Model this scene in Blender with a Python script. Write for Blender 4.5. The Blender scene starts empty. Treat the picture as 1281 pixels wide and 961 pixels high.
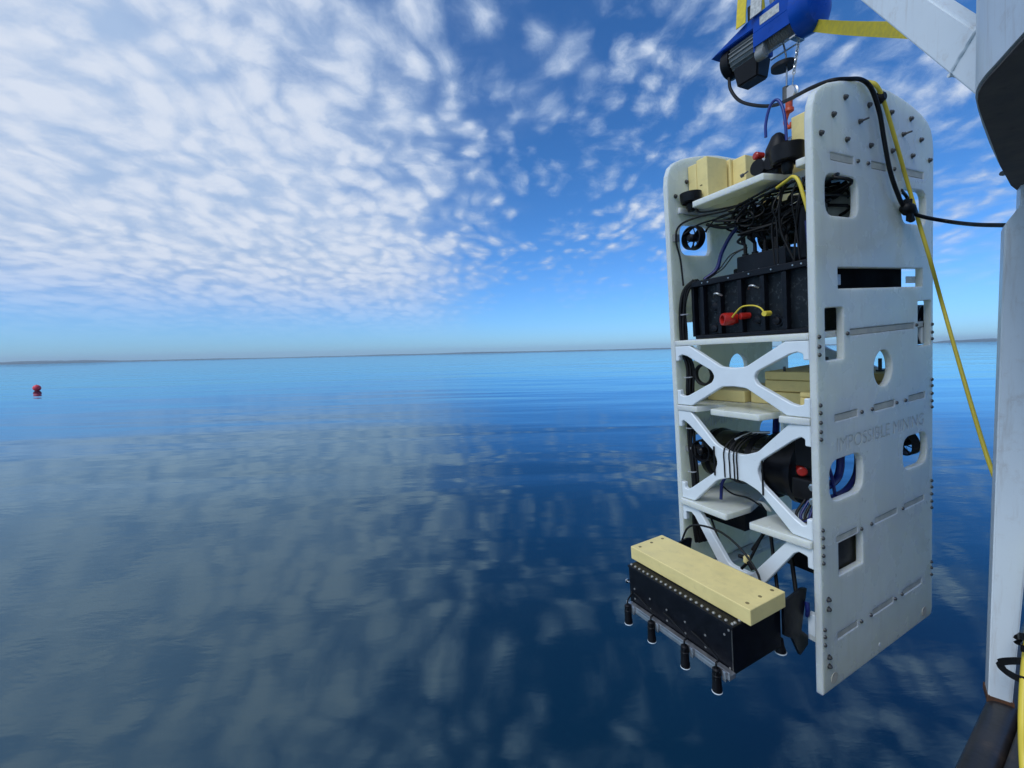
import bpy, bmesh, math, random
from mathutils import Vector, Matrix
from mathutils.geometry import delaunay_2d_cdt
random.seed(7)

# ------------------------------------------------------------------ camera
F_PX = 544.292; CX, CY = 640.5, 480.5
CAM_H = 2.25
UP = Vector((-0.02313339, -0.99712868, -0.07210575)).normalized()      # world up, in camera axes (x right, y down, z forward)
ZC = Vector((0, 0, 1))
YW = (ZC - UP * ZC.dot(UP)).normalized()
XW = YW.cross(UP).normalized()
C2W = Matrix((XW, YW, UP))                                               # camera vector -> world vector
scene = bpy.context.scene
col = scene.collection
cam_d = bpy.data.cameras.new('camera')
cam_d.sensor_width = 36.0
cam_d.lens = 36.0 * F_PX / 1281.0
cam_d.clip_start = 0.02
cam_d.clip_end = 60000
cam = bpy.data.objects.new('camera', cam_d)
col.objects.link(cam)
cr, cu, cb = C2W @ Vector((1, 0, 0)), C2W @ Vector((0, -1, 0)), C2W @ Vector((0, 0, -1))
cam.matrix_world = Matrix(((cr.x, cu.x, cb.x, 0), (cr.y, cu.y, cb.y, 0), (cr.z, cu.z, cb.z, CAM_H), (0, 0, 0, 1)))
scene.camera = cam

# ------------------------------------------------------------------ world, sun, exposure
SUN_AZ = math.radians(-132)     # from +Y (forward), clockwise: behind the viewer's left shoulder
SUN_EL = math.radians(48)
world = bpy.data.worlds.new('World'); scene.world = world
world.use_nodes = True
nt = world.node_tree; nt.nodes.clear()
def N(tree, t, **kw):
    n = tree.nodes.new(t)
    for k, v in kw.items():
        if k.startswith('i_'): n.inputs[k[2:].replace('_', ' ')].default_value = v
        else: setattr(n, k, v)
    return n
def math_(tree, op, a, b=None, c=None, clamp=False):
    n = tree.nodes.new('ShaderNodeMath'); n.operation = op; n.use_clamp = clamp
    for i, x in enumerate((a, b, c)):
        if x is None: continue
        if isinstance(x, (int, float)): n.inputs[i].default_value = x
        else: tree.links.new(x, n.inputs[i])
    return n.outputs[0]
def sstep(tree, x, a, b, o0=0.0, o1=1.0):
    n = tree.nodes.new('ShaderNodeMapRange'); n.interpolation_type = 'SMOOTHSTEP'
    tree.links.new(x, n.inputs[0])
    for i, v in ((1, a), (2, b), (3, o0), (4, o1)): n.inputs[i].default_value = v
    return n.outputs[0]
def build_sky():
    L = nt.links.new
    out = N(nt, 'ShaderNodeOutputWorld'); bg = N(nt, 'ShaderNodeBackground')
    bg.inputs['Strength'].default_value = 0.10
    sky = N(nt, 'ShaderNodeTexSky'); sky.sky_type = 'NISHITA'; sky.sun_disc = False
    sky.sun_elevation = SUN_EL; sky.sun_rotation = SUN_AZ
    sky.altitude = 200; sky.air_density = 1.0; sky.dust_density = 0.3; sky.ozone_density = 3.0
    tc = N(nt, 'ShaderNodeTexCoord'); sp = N(nt, 'ShaderNodeSeparateXYZ'); L(tc.outputs['Generated'], sp.inputs[0])
    X, Y, Z = sp.outputs
    zz = math_(nt, 'ADD', math_(nt, 'MAXIMUM', Z, 0.0), 0.045)
    px = math_(nt, 'DIVIDE', X, zz); py = math_(nt, 'DIVIDE', Y, zz)
    P = N(nt, 'ShaderNodeCombineXYZ'); L(px, P.inputs[0]); L(py, P.inputs[1])
    def noise(vec, scale, detail, rough=0.5):
        n = N(nt, 'ShaderNodeTexNoise'); n.inputs['Scale'].default_value = scale; n.inputs['Detail'].default_value = detail
        n.inputs['Roughness'].default_value = rough; L(vec, n.inputs['Vector']); return n
    def mapping(vec, rot, sx, sy, off=(0, 0, 0)):
        m_ = N(nt, 'ShaderNodeMapping'); L(vec, m_.inputs['Vector']); m_.inputs['Location'].default_value = off
        m_.inputs['Rotation'].default_value = (0, 0, math.radians(rot)); m_.inputs['Scale'].default_value = (sx, sy, 1); return m_.outputs[0]
    def warp(vec, scale, amt, detail=2):
        n = noise(vec, scale, detail); c = N(nt, 'ShaderNodeVectorMath', operation='SUBTRACT'); L(n.outputs['Color'], c.inputs[0]); c.inputs[1].default_value = (0.5, 0.5, 0.5)
        w = N(nt, 'ShaderNodeVectorMath', operation='MULTIPLY_ADD'); L(c.outputs[0], w.inputs[0]); w.inputs[1].default_value = (amt, amt, 0); L(vec, w.inputs[2]); return w.outputs[0]
    PV = P.outputs[0]
    zc = math_(nt, 'ADD', math_(nt, 'MAXIMUM', Z, 0.0), 0.24)
    PC = N(nt, 'ShaderNodeCombineXYZ'); L(math_(nt, 'DIVIDE', X, zc), PC.inputs[0]); L(math_(nt, 'DIVIDE', Y, zc), PC.inputs[1])
    W1 = warp(PC.outputs[0], 2.0, 0.20)
    W2 = warp(W1, 12.0, 0.065, 4)
    def cells(vec, rot, sx, sy, smooth):
        vo = N(nt, 'ShaderNodeTexVoronoi'); vo.feature = 'SMOOTH_F1'; vo.inputs['Scale'].default_value = 1.0
        vo.inputs['Smoothness'].default_value = smooth; vo.inputs['Randomness'].default_value = 0.85
        L(mapping(vec, rot, sx, sy), vo.inputs['Vector']); return math_(nt, 'SUBTRACT', 0.62, vo.outputs['Distance'])
    cell = cells(W2, -8, 15.5, 11.5, 0.6)                    # rippled altocumulus, drawn out along the wind
    cell2 = cells(W2, 12, 6.5, 5.0, 0.6)
    fb = noise(mapping(W2, 0, 1.0, 0.8), 17.0, 6, 0.66).outputs[0]
    lo = noise(PV, 0.8, 3).outputs[0]
    lo2 = noise(mapping(PV, 0, 1, 1, (3.7, 1.2, 0)), 1.9, 4, 0.6).outputs[0]
    st = noise(mapping(W1, 38, 0.9, 5.0), 1.3, 6, 0.6).outputs[0]   # thin streaks
    # the sheet's ragged edge runs away from the viewer, leaning left
    edge = math_(nt, 'MULTIPLY_ADD', py, 0.055, px)
    edge = math_(nt, 'MULTIPLY_ADD', lo2, 1.1, edge)
    edge = math_(nt, 'MULTIPLY_ADD', fb, 0.35, edge)
    inside = sstep(nt, edge, 1.10, 0.15)
    core = sstep(nt, edge, 0.70, -0.50)
    gap = math_(nt, 'MULTIPLY', sstep(nt, edge, 0.80, 1.05), sstep(nt, edge, 1.7, 1.25))
    cov = math_(nt, 'MULTIPLY_ADD', inside, 0.40, -0.22)
    cov = math_(nt, 'MULTIPLY_ADD', core, 0.14, cov)
    cov = math_(nt, 'MULTIPLY_ADD', math_(nt, 'SUBTRACT', lo2, 0.42), 0.75, cov)
    cov = math_(nt, 'MULTIPLY_ADD', gap, -0.12, cov)
    d = math_(nt, 'MULTIPLY_ADD', cell, 0.95, math_(nt, 'MULTIPLY_ADD', fb, 0.95, 0.02))
    d = math_(nt, 'MULTIPLY_ADD', cell2, 0.45, d)
    d = math_(nt, 'MULTIPLY_ADD', math_(nt, 'SUBTRACT', st, 0.5), 0.45, d)
    def patch(cx, cy, rad, amt, cov):
        dx = math_(nt, 'SUBTRACT', px, cx); dy = math_(nt, 'MULTIPLY', math_(nt, 'SUBTRACT', py, cy), 0.6)
        q = math_(nt, 'SQRT', math_(nt, 'ADD', math_(nt, 'MULTIPLY', dx, dx), math_(nt, 'MULTIPLY', dy, dy)))
        return math_(nt, 'MULTIPLY_ADD', sstep(nt, q, rad, 0.0), amt, cov)
    cov = patch(0.62, 1.30, 0.75, 0.26, cov); cov = patch(0.80, 2.9, 0.7, 0.20, cov); cov = patch(1.6, 1.5, 0.9, 0.20, cov); cov = patch(4.6, 4.4, 3.2, 0.34, cov)
    d = math_(nt, 'ADD', d, cov)
    dens = math_(nt, 'MULTIPLY', sstep(nt, d, 0.38, 1.20), 0.97)
    dens = math_(nt, 'MULTIPLY', dens, sstep(nt, Z, 0.05, 0.27))
    # milky veil between the cells, deep in the sheet
    veil = math_(nt, 'MULTIPLY', math_(nt, 'MULTIPLY', math_(nt, 'MULTIPLY_ADD', core, 0.92, math_(nt, 'MULTIPLY', inside, 0.18)), sstep(nt, Z, 0.01, 0.22)), 0.92)
    keep = math_(nt, 'SUBTRACT', 1.0, veil)
    dens = math_(nt, 'SUBTRACT', 1.0, math_(nt, 'MULTIPLY', keep, math_(nt, 'SUBTRACT', 1.0, dens)))
    thick = sstep(nt, d, 0.60, 1.40)
    cm = N(nt, 'ShaderNodeMix', data_type='RGBA'); L(thick, cm.inputs['Factor'])
    cm.inputs[6].default_value = (3.9, 5.3, 7.7, 1); cm.inputs[7].default_value = (6.9, 7.6, 8.9, 1)
    tint = N(nt, 'ShaderNodeMix', data_type='RGBA'); L(sstep(nt, Z, 0.0, 0.40), tint.inputs['Factor'])
    tint.inputs[6].default_value = (0.50, 0.95, 1.60, 1); tint.inputs[7].default_value = (0.38, 0.88, 1.40, 1)
    sk = N(nt, 'ShaderNodeMix', data_type='RGBA', blend_type='MULTIPLY'); sk.inputs['Factor'].default_value = 1.0
    L(sky.outputs[0], sk.inputs[6]); L(tint.outputs[2], sk.inputs[7])
    mx = N(nt, 'ShaderNodeMix', data_type='RGBA'); L(dens, mx.inputs['Factor'])
    L(sk.outputs[2], mx.inputs[6]); L(cm.outputs[2], mx.inputs[7])
    L(mx.outputs[2], bg.inputs['Color']); L(bg.outputs[0], out.inputs['Surface'])
build_sky()
sun_d = bpy.data.lights.new('sun', 'SUN'); sun_d.energy = 1.5; sun_d.angle = math.radians(25); sun_d.color = (0.93, 0.97, 1.0)
sun = bpy.data.objects.new('sun', sun_d); col.objects.link(sun)
sdir = Vector((math.sin(SUN_AZ) * math.cos(SUN_EL), math.cos(SUN_AZ) * math.cos(SUN_EL), math.sin(SUN_EL)))
sun.rotation_euler = sdir.to_track_quat('Z', 'Y').to_euler(); sun.location = sdir * 30
scene.render.engine = 'CYCLES'
scene.view_settings.view_transform = 'Standard'; scene.view_settings.look = 'None'
scene.view_settings.exposure = 0.0; scene.view_settings.gamma = 1.0; scene.view_settings.use_curve_mapping = False
scene.render.resolution_x = 1024; scene.render.resolution_y = 768
scene.cycles.volume_bounces = 1; scene.cycles.max_bounces = 6; scene.cycles.diffuse_bounces = 3; scene.cycles.glossy_bounces = 3

# ------------------------------------------------------------------ robot frame (u across, v depth, h up)
R = Matrix(((0.45205455, 0.88823819, -0.0817288), (0.04170378, -0.1125713, -0.9927681), (-0.89101486, 0.44537693, -0.08793126)))
T = Vector((1.14486241, 1.1478559, 1.6))
CAMW = Vector((0, 0, CAM_H))
RW = C2W @ R
TW = C2W @ T + CAMW
def ray(x, y): return Vector(((x - CX) / F_PX, (y - CY) / F_PX, 1.0))
def P(x, y, ax, val):
    """pixel -> robot coordinates on the plane (u, v, h)[ax] = val"""
    a = R.transposed() @ ray(x, y); b = R.transposed() @ T
    return a * ((val + b[ax]) / a[ax]) - b
def UW(p): return RW @ Vector(p) + TW                        # robot coordinates -> world
def D(x, y, z): return C2W @ (ray(x, y) * z) + CAMW          # pixel at depth z -> world
def WZ(x, y, zw):                                            # pixel on the level z = zw -> world
    r = C2W @ ray(x, y); return r * ((zw - CAM_H) / r.z) + CAMW

# ------------------------------------------------------------------ materials
def material(name, base, rough=0.5, metal=0.0, var=0.12, scale=9.0, bump=0.0, bscale=60.0, spec=0.5, coat=0.0, dirt=None, dirt_amt=0.0, dscale=4.0):
    m = bpy.data.materials.new(name); m.use_nodes = True
    t = m.node_tree; b = t.nodes['Principled BSDF']; L = t.links.new
    tc = N(t, 'ShaderNodeTexCoord')
    n1 = N(t, 'ShaderNodeTexNoise'); n1.inputs['Scale'].default_value = scale; n1.inputs['Detail'].default_value = 6
    L(tc.outputs['Object'], n1.inputs['Vector'])
    mx = N(t, 'ShaderNodeMix', data_type='RGBA')
    L(sstep(t, n1.outputs[0], 0.3, 0.7), mx.inputs['Factor'])
    mx.inputs[6].default_value = (*[c * (1 - var) for c in base], 1); mx.inputs[7].default_value = (*[min(1, c * (1 + var * 0.6)) for c in base], 1)
    colr = mx.outputs[2]
    if dirt:
        n2 = N(t, 'ShaderNodeTexNoise'); n2.inputs['Scale'].default_value = dscale; n2.inputs['Detail'].default_value = 9; n2.inputs['Roughness'].default_value = 0.7
        L(tc.outputs['Object'], n2.inputs['Vector'])
        m2 = N(t, 'ShaderNodeMix', data_type='RGBA'); L(sstep(t, n2.outputs[0], 0.52, 0.78, 0.0, dirt_amt), m2.inputs['Factor'])
        L(colr, m2.inputs[6]); m2.inputs[7].default_value = (*dirt, 1); colr = m2.outputs[2]
    L(colr, b.inputs['Base Color'])
    L(sstep(t, n1.outputs[0], 0.25, 0.75, max(0.02, rough * 0.8), min(1, rough * 1.2)), b.inputs['Roughness'])
    b.inputs['Metallic'].default_value = metal
    b.inputs['Specular IOR Level'].default_value = spec
    b.inputs['Coat Weight'].default_value = coat
    if bump:
        n3 = N(t, 'ShaderNodeTexNoise'); n3.inputs['Scale'].default_value = bscale; n3.inputs['Detail'].default_value = 4
        L(tc.outputs['Object'], n3.inputs['Vector'])
        bp = N(t, 'ShaderNodeBump'); bp.inputs['Strength'].default_value = bump; bp.inputs['Distance'].default_value = 0.002
        L(n3.outputs[0], bp.inputs['Height']); L(bp.outputs[0], b.inputs['Normal'])
    return m
M = {}
M['plastic'] = material('white_plastic', (0.73, 0.76, 0.69), 0.27, var=0.05, scale=5, bump=0.15, bscale=25, dirt=(0.50, 0.48, 0.40), dirt_amt=0.25, dscale=5)
def streaks(mat, colr, amt, sx, sz):
    """run marks and rubbed patches drawn out along the height"""
    t = mat.node_tree; b = t.nodes['Principled BSDF']; src = b.inputs['Base Color'].links[0].from_socket; L = t.links.new
    tc = N(t, 'ShaderNodeTexCoord'); mp = N(t, 'ShaderNodeMapping'); L(tc.outputs['Object'], mp.inputs['Vector']); mp.inputs['Scale'].default_value = (sx, sx, sz)
    n = N(t, 'ShaderNodeTexNoise'); n.inputs['Scale'].default_value = 1.0; n.inputs['Detail'].default_value = 8; n.inputs['Roughness'].default_value = 0.65; L(mp.outputs[0], n.inputs['Vector'])
    m = N(t, 'ShaderNodeMix', data_type='RGBA'); L(sstep(t, n.outputs[0], 0.50, 0.72, 0.0, amt), m.inputs['Factor']); L(src, m.inputs[6]); m.inputs[7].default_value = (*colr, 1)
    L(m.outputs[2], b.inputs['Base Color'])
streaks(M['plastic'], (0.52, 0.50, 0.42), 0.22, 28.0, 3.0)
b_ = M['plastic'].node_tree.nodes['Principled BSDF']           # natural polyethylene lets some light through
b_.inputs['Subsurface Weight'].default_value = 0.8; b_.inputs['Subsurface Radius'].default_value = (1.0, 0.95, 0.62); b_.inputs['Subsurface Scale'].default_value = 0.06
M['plastic_cut'] = material('cut_plastic', (0.60, 0.59, 0.52), 0.5, var=0.08, dirt=(0.40, 0.37, 0.29), dirt_amt=0.5, dscale=9)
M['brace'] = material('brace_plastic', (0.78, 0.84, 0.88), 0.33, var=0.04, bump=0.1, bscale=30, dirt=(0.5, 0.48, 0.42), dirt_amt=0.25, dscale=7)
M['tab'] = material('slot_fill', (0.54, 0.52, 0.44), 0.6, var=0.15, scale=20)
M['letter'] = material('letter_grey', (0.55, 0.56, 0.50), 0.5, var=0.15, scale=30)
M['foam'] = material('cream_foam', (0.88, 0.71, 0.30), 0.6, var=0.05, scale=14, bump=0.3, bscale=160, dirt=(0.55, 0.45, 0.22), dirt_amt=0.3, dscale=8)
streaks(M['foam'], (0.66, 0.53, 0.24), 0.35, 26.0, 40.0)
M['ink'] = material('ink', (0.22, 0.17, 0.07), 0.8, var=0.3)
M['black'] = material('black_plastic', (0.006, 0.006, 0.008), 0.42, spec=0.25, var=0.3, scale=18, bump=0.1, bscale=80)
M['black_metal'] = material('black_anodised', (0.005, 0.006, 0.010), 0.36, spec=0.25, var=0.25, scale=25, bump=0.12, bscale=50, dirt=(0.06, 0.065, 0.07), dirt_amt=0.2, dscale=40)
M['batt'] = material('battery_case', (0.006, 0.009, 0.013), 0.45, spec=0.3, var=0.4, scale=30, bump=0.2, bscale=70, dirt=(0.16, 0.19, 0.21), dirt_amt=0.5, dscale=75)
M['rubber'] = material('rubber', (0.006, 0.006, 0.007), 0.5, spec=0.3, var=0.2)
M['matte'] = material('matte_black', (0.004, 0.004, 0.005), 0.9, spec=0.05, var=0.2)
M['steel'] = material('stainless', (0.55, 0.55, 0.54), 0.3, metal=1.0, var=0.15, scale=40)
M['bolt'] = material('dull_bolt', (0.10, 0.10, 0.10), 0.42, metal=0.6, var=0.2, scale=60)
M['screw'] = material('screw_grey', (0.30, 0.30, 0.29), 0.45, metal=0.5, var=0.3, scale=80)
M['alu'] = material('aluminium', (0.62, 0.63, 0.65), 0.4, metal=0.9, var=0.1, scale=30)
M['grey'] = material('grey_cast', (0.23, 0.24, 0.24), 0.5, metal=0.2, var=0.15, scale=30, bump=0.2, bscale=120)
M['red'] = material('red_plastic', (0.42, 0.016, 0.010), 0.35, var=0.1)
M['orange'] = material('orange_paint', (0.55, 0.07, 0.02), 0.45, var=0.2, scale=40)
M['yellow'] = material('yellow_hose', (0.78, 0.60, 0.06), 0.45, var=0.08, dirt=(0.4, 0.3, 0.08), dirt_amt=0.3)
M['strap'] = material('yellow_webbing', (0.74, 0.56, 0.04), 0.7, var=0.12, scale=60)
M['navy'] = material('blue_cable', (0.006, 0.012, 0.12), 0.4, var=0.15)
M['blue_hose'] = material('blue_hose', (0.010, 0.035, 0.24), 0.4, var=0.15)
M['blue'] = material('blue_paint', (0.001, 0.062, 0.38), 0.32, spec=0.2, var=0.12, scale=12, dirt=(0.05, 0.07, 0.10), dirt_amt=0.4, dscale=25)
M['label'] = material('metal_label', (0.55, 0.55, 0.52), 0.5, var=0.25, scale=90)
M['paint'] = material('white_paint', (0.72, 0.78, 0.82), 0.35, var=0.04, scale=4, bump=0.25, bscale=18, dirt=(0.36, 0.27, 0.20), dirt_amt=0.45, dscale=16)
streaks(M['paint'], (0.40, 0.33, 0.27), 0.30, 45.0, 4.0)
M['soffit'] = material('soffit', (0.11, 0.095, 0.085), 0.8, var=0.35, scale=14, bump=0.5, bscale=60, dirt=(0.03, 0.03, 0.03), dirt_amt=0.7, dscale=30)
M['gunwale'] = material('gunwale', (0.030, 0.028, 0.030), 0.42, var=0.4, scale=10, bump=0.5, bscale=40, dirt=(0.16, 0.10, 0.06), dirt_amt=0.6, dscale=9)
M['rust'] = material('rust', (0.13, 0.055, 0.025), 0.8, var=0.5, scale=30, bump=0.5, bscale=60)
M['deck'] = material('deck', (0.05, 0.045, 0.04), 0.7, var=0.4, scale=10, bump=0.5, bscale=40)
M['hull'] = material('hull', (0.05, 0.055, 0.07), 0.4, var=0.2, scale=3)
M['shade_cabin'] = material('shade_cabin_paint', (0.50, 0.52, 0.54), 0.45, var=0.1, scale=2)
M['buoy'] = material('buoy_red', (0.98, 0.07, 0.09), 0.5, var=0.08)
M['land'] = material('woodland', (0.030, 0.042, 0.030), 0.9, var=0.4, scale=0.004)
M['tape'] = material('dark_glass', (0.018, 0.020, 0.014), 0.12, var=0.2)

def water_material():
    m = bpy.data.materials.new('lake_water'); m.use_nodes = True
    t = m.node_tree; b = t.nodes['Principled BSDF']; L = t.links.new
    t.nodes.remove(b); out = t.nodes['Material Output']
    body = N(t, 'ShaderNodeBsdfDiffuse'); body.inputs['Color'].default_value = (0.0008, 0.0150, 0.0175, 1)
    mirror = N(t, 'ShaderNodeBsdfGlossy'); mirror.inputs['Color'].default_value = (0.68, 0.95, 1.12, 1); mirror.inputs['Roughness'].default_value = 0.022
    fr = N(t, 'ShaderNodeFresnel'); fr.inputs['IOR'].default_value = 2.0
    ms = N(t, 'ShaderNodeMixShader'); L(fr.outputs[0], ms.inputs[0]); L(body.outputs[0], ms.inputs[1]); L(mirror.outputs[0], ms.inputs[2]); L(ms.outputs[0], out.inputs['Surface'])
    tc = N(t, 'ShaderNodeTexCoord')
    def wave(scale, rot, sx, sy, detail, rough=0.5, dist=0.0):
        mp = N(t, 'ShaderNodeMapping'); L(tc.outputs['Object'], mp.inputs['Vector'])
        mp.inputs['Rotation'].default_value = (0, 0, math.radians(rot)); mp.inputs['Scale'].default_value = (sx, sy, 1)
        n = N(t, 'ShaderNodeTexNoise'); n.inputs['Scale'].default_value = scale; n.inputs['Detail'].default_value = detail
        n.inputs['Roughness'].default_value = rough; n.inputs['Distortion'].default_value = dist
        L(mp.outputs[0], n.inputs['Vector']); return n.outputs[0]
    swell = wave(0.10, 8, 0.30, 1.0, 2)
    mid = wave(0.55, -6, 0.45, 1.0, 3, 0.5, 0.4)
    rip = wave(3.2, -24, 0.32, 1.0, 4, 0.55, 0.5)
    fine = wave(13.0, -30, 0.4, 1.0, 3, 0.5, 0.3)
    patch = sstep(t, wave(0.16, 20, 0.6, 1.0, 2), 0.42, 0.66, 0.20, 1.0)
    h = math_(t, 'MULTIPLY', swell, 0.16)
    h = math_(t, 'MULTIPLY_ADD', wave(0.30, 4, 0.16, 1.0, 2, 0.4, 0.6), 0.050, h)
    h = math_(t, 'MULTIPLY_ADD', mid, 0.012, h)
    h = math_(t, 'MULTIPLY_ADD', math_(t, 'MULTIPLY', rip, patch), 0.0031, h)
    h = math_(t, 'MULTIPLY_ADD', math_(t, 'MULTIPLY', fine, patch), 0.0007, h)
    bp = N(t, 'ShaderNodeBump'); bp.inputs['Strength'].default_value = 1.0; bp.inputs['Distance'].default_value = 1.0
    L(h, bp.inputs['Height'])
    for n_ in (fr, mirror): L(bp.outputs[0], n_.inputs['Normal'])
    return m
M['water'] = water_material()

# ------------------------------------------------------------------ helpers
def tag(o, label=None, cat=None, group=None, kind=None):
    for k, v in (('label', label), ('category', cat), ('group', group), ('kind', kind)):
        if v: o[k] = v
    return o
def link(name, me, mat, parent=None, loc=None):
    o = bpy.data.objects.new(name, me); col.objects.link(o)
    if mat is not None and len(me.materials) == 0: me.materials.append(M[mat])
    if parent is not None: o.parent = parent
    if loc is not None: o.location = loc
    return o
def empty(name, mw):
    o = bpy.data.objects.new(name, None); col.objects.link(o); o.matrix_world = mw; o.empty_display_size = 0.1
    return o
def mesh(name, bm, smooth=None):
    me = bpy.data.meshes.new(name); bm.normal_update()
    if smooth is not None:
        for e in bm.edges:
            if len(e.link_faces) == 2: e.smooth = e.calc_face_angle(0) < math.radians(smooth)
        for f_ in bm.faces: f_.smooth = True
    bm.to_mesh(me); bm.free(); return me
def box(bm, lo, hi, bev=0.0, mi=0):
    ce = [(a + b) / 2 for a, b in zip(lo, hi)]; s = [abs(b - a) for a, b in zip(lo, hi)]
    r = bmesh.ops.create_cube(bm, size=1, matrix=Matrix.Translation(ce) @ Matrix.Diagonal((*s, 1)))
    fs = {f_ for v in r['verts'] for f_ in v.link_faces}
    for f_ in fs: f_.material_index = mi
    if bev:
        es = list({e for v in r['verts'] for e in v.link_edges})
        rr = bmesh.ops.bevel(bm, geom=es, offset=bev, segments=2, affect='EDGES', profile=0.5)
        for f_ in rr['faces']: f_.material_index = mi
def basis(d):
    d = Vector(d).normalized(); a = Vector((0, 0, 1)) if abs(d.z) < 0.9 else Vector((1, 0, 0))
    x = a.cross(d).normalized(); return x, d.cross(x)
def lathe(bm, o, d, prof, seg=24, mi=0, cap=True):
    """prof: (distance along d, radius)"""
    o = Vector(o); d = Vector(d).normalized(); x, y = basis(d); rings = []
    for s, r in prof:
        rings.append([bm.verts.new(o + d * s + (x * math.cos(2 * math.pi * i / seg) + y * math.sin(2 * math.pi * i / seg)) * max(r, 1e-5)) for i in range(seg)])
    fs = []
    for a, b in zip(rings, rings[1:]):
        for i in range(seg):
            fs.append(bm.faces.new((a[i], a[(i + 1) % seg], b[(i + 1) % seg], b[i])))
    if cap:
        fs.append(bm.faces.new(list(reversed(rings[0])))); fs.append(bm.faces.new(rings[-1]))
    for f_ in fs: f_.material_index = mi
def cyl(bm, a, b, r, seg=16, mi=0, r2=None):
    a = Vector(a); b = Vector(b); lathe(bm, a, b - a, [(0, r), ((b - a).length, r if r2 is None else r2)], seg, mi)
def ring(bm, o, d, r, w, t, seg=28, mi=0):
    """open duct: outer radius r, wall w, length t along d"""
    o = Vector(o); d = Vector(d).normalized(); h = t / 2
    lathe(bm, o, d, [(-h, r - w), (-h, r), (h, r * 0.97), (h, r - w), (-h, r - w)], seg, mi, cap=False)
def spline(pts, n=10):
    pts = [Vector(p) for p in pts]
    if len(pts) < 3: return pts
    q = [pts[0] * 2 - pts[1]] + pts + [pts[-1] * 2 - pts[-2]]; out = []
    for i in range(1, len(q) - 2):
        p0, p1, p2, p3 = q[i - 1:i + 3]
        for k in range(n):
            s = k / n
            out.append(0.5 * ((2 * p1) + (p2 - p0) * s + (2 * p0 - 5 * p1 + 4 * p2 - p3) * s * s + (3 * p1 - p0 - 3 * p2 + p3) * s ** 3))
    out.append(pts[-1]); return out
def sweep(bm, pts, r, seg=8, n=8, mi=0, flat=1.0):
    pts = spline(pts, n); x = None; rings = []
    for i, p in enumerate(pts):
        d = (pts[min(i + 1, len(pts) - 1)] - pts[max(i - 1, 0)])
        d = d.normalized() if d.length > 1e-9 else Vector((0, 0, 1))
        if x is None: x, y = basis(d)
        x = (x - d * x.dot(d)).normalized(); y = d.cross(x)
        rings.append([bm.verts.new(p + x * r * math.cos(2 * math.pi * k / seg) + y * r * flat * math.sin(2 * math.pi * k / seg)) for k in range(seg)])
    for a, b in zip(rings, rings[1:]):
        for k in range(seg):
            f_ = bm.faces.new((a[k], a[(k + 1) % seg], b[(k + 1) % seg], b[k])); f_.material_index = mi
    for rr, fl in ((rings[0], True), (rings[-1], False)):
        f_ = bm.faces.new(list(reversed(rr)) if fl else rr); f_.material_index = mi
def ribbon(bm, pts, wdir, w, th):
    """flat webbing through pts, width along wdir"""
    pts = spline(pts, 6); wd = Vector(wdir).normalized(); rows = []
    for i, p in enumerate(pts):
        d = (pts[min(i + 1, len(pts) - 1)] - pts[max(i - 1, 0)]).normalized()
        b = (wd - d * wd.dot(d)).normalized(); nn = d.cross(b)
        rows.append([bm.verts.new(p + b * sx * w / 2 + nn * sn * th / 2) for sx, sn in ((-1, -1), (1, -1), (1, 1), (-1, 1))])
    for a, b in zip(rows, rows[1:]):
        for k in range(4): bm.faces.new((a[k], a[(k + 1) % 4], b[(k + 1) % 4], b[k]))
    bm.faces.new(list(reversed(rows[0]))); bm.faces.new(rows[-1])
def fillet(pts, rad, seg=5):
    out = []; n = len(pts)
    for i in range(n):
        p = Vector(pts[i][:2]); a = Vector(pts[i - 1][:2]); b = Vector(pts[(i + 1) % n][:2])
        r = pts[i][2] if len(pts[i]) > 2 else rad
        d1 = (a - p); d2 = (b - p); l1, l2 = d1.length, d2.length
        if r <= 0 or l1 < 1e-6 or l2 < 1e-6: out.append(p); continue
        d1.normalize(); d2.normalize(); c = max(-0.9999, min(0.9999, d1.dot(d2))); ang = math.acos(c)
        t_ = min(r / math.tan(ang / 2), 0.48 * l1, 0.48 * l2)
        s, e = p + d1 * t_, p + d2 * t_
        for k in range(seg + 1):
            u = k / seg; out.append(s * (1 - u) ** 2 + p * 2 * u * (1 - u) + e * u * u)
    return out
def rrect(x0, x1, y0, y1, r): return fillet([(x0, y0), (x1, y0), (x1, y1), (x0, y1)], r)
def circle(cx, cy, r, n=28): return [Vector((cx + r * math.cos(2 * math.pi * i / n), cy + r * math.sin(2 * math.pi * i / n))) for i in range(n)]
VHU = Matrix(((0, 0, 1, 0), (1, 0, 0, 0), (0, 1, 0, 0), (0, 0, 0, 1)))     # curve x,y,z -> v,h,u
UHV = Matrix(((1, 0, 0, 0), (0, 0, -1, 0), (0, 1, 0, 0), (0, 0, 0, 1)))    # curve x,y,z -> u,h,-v
UVH = Matrix.Identity(4)
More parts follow.
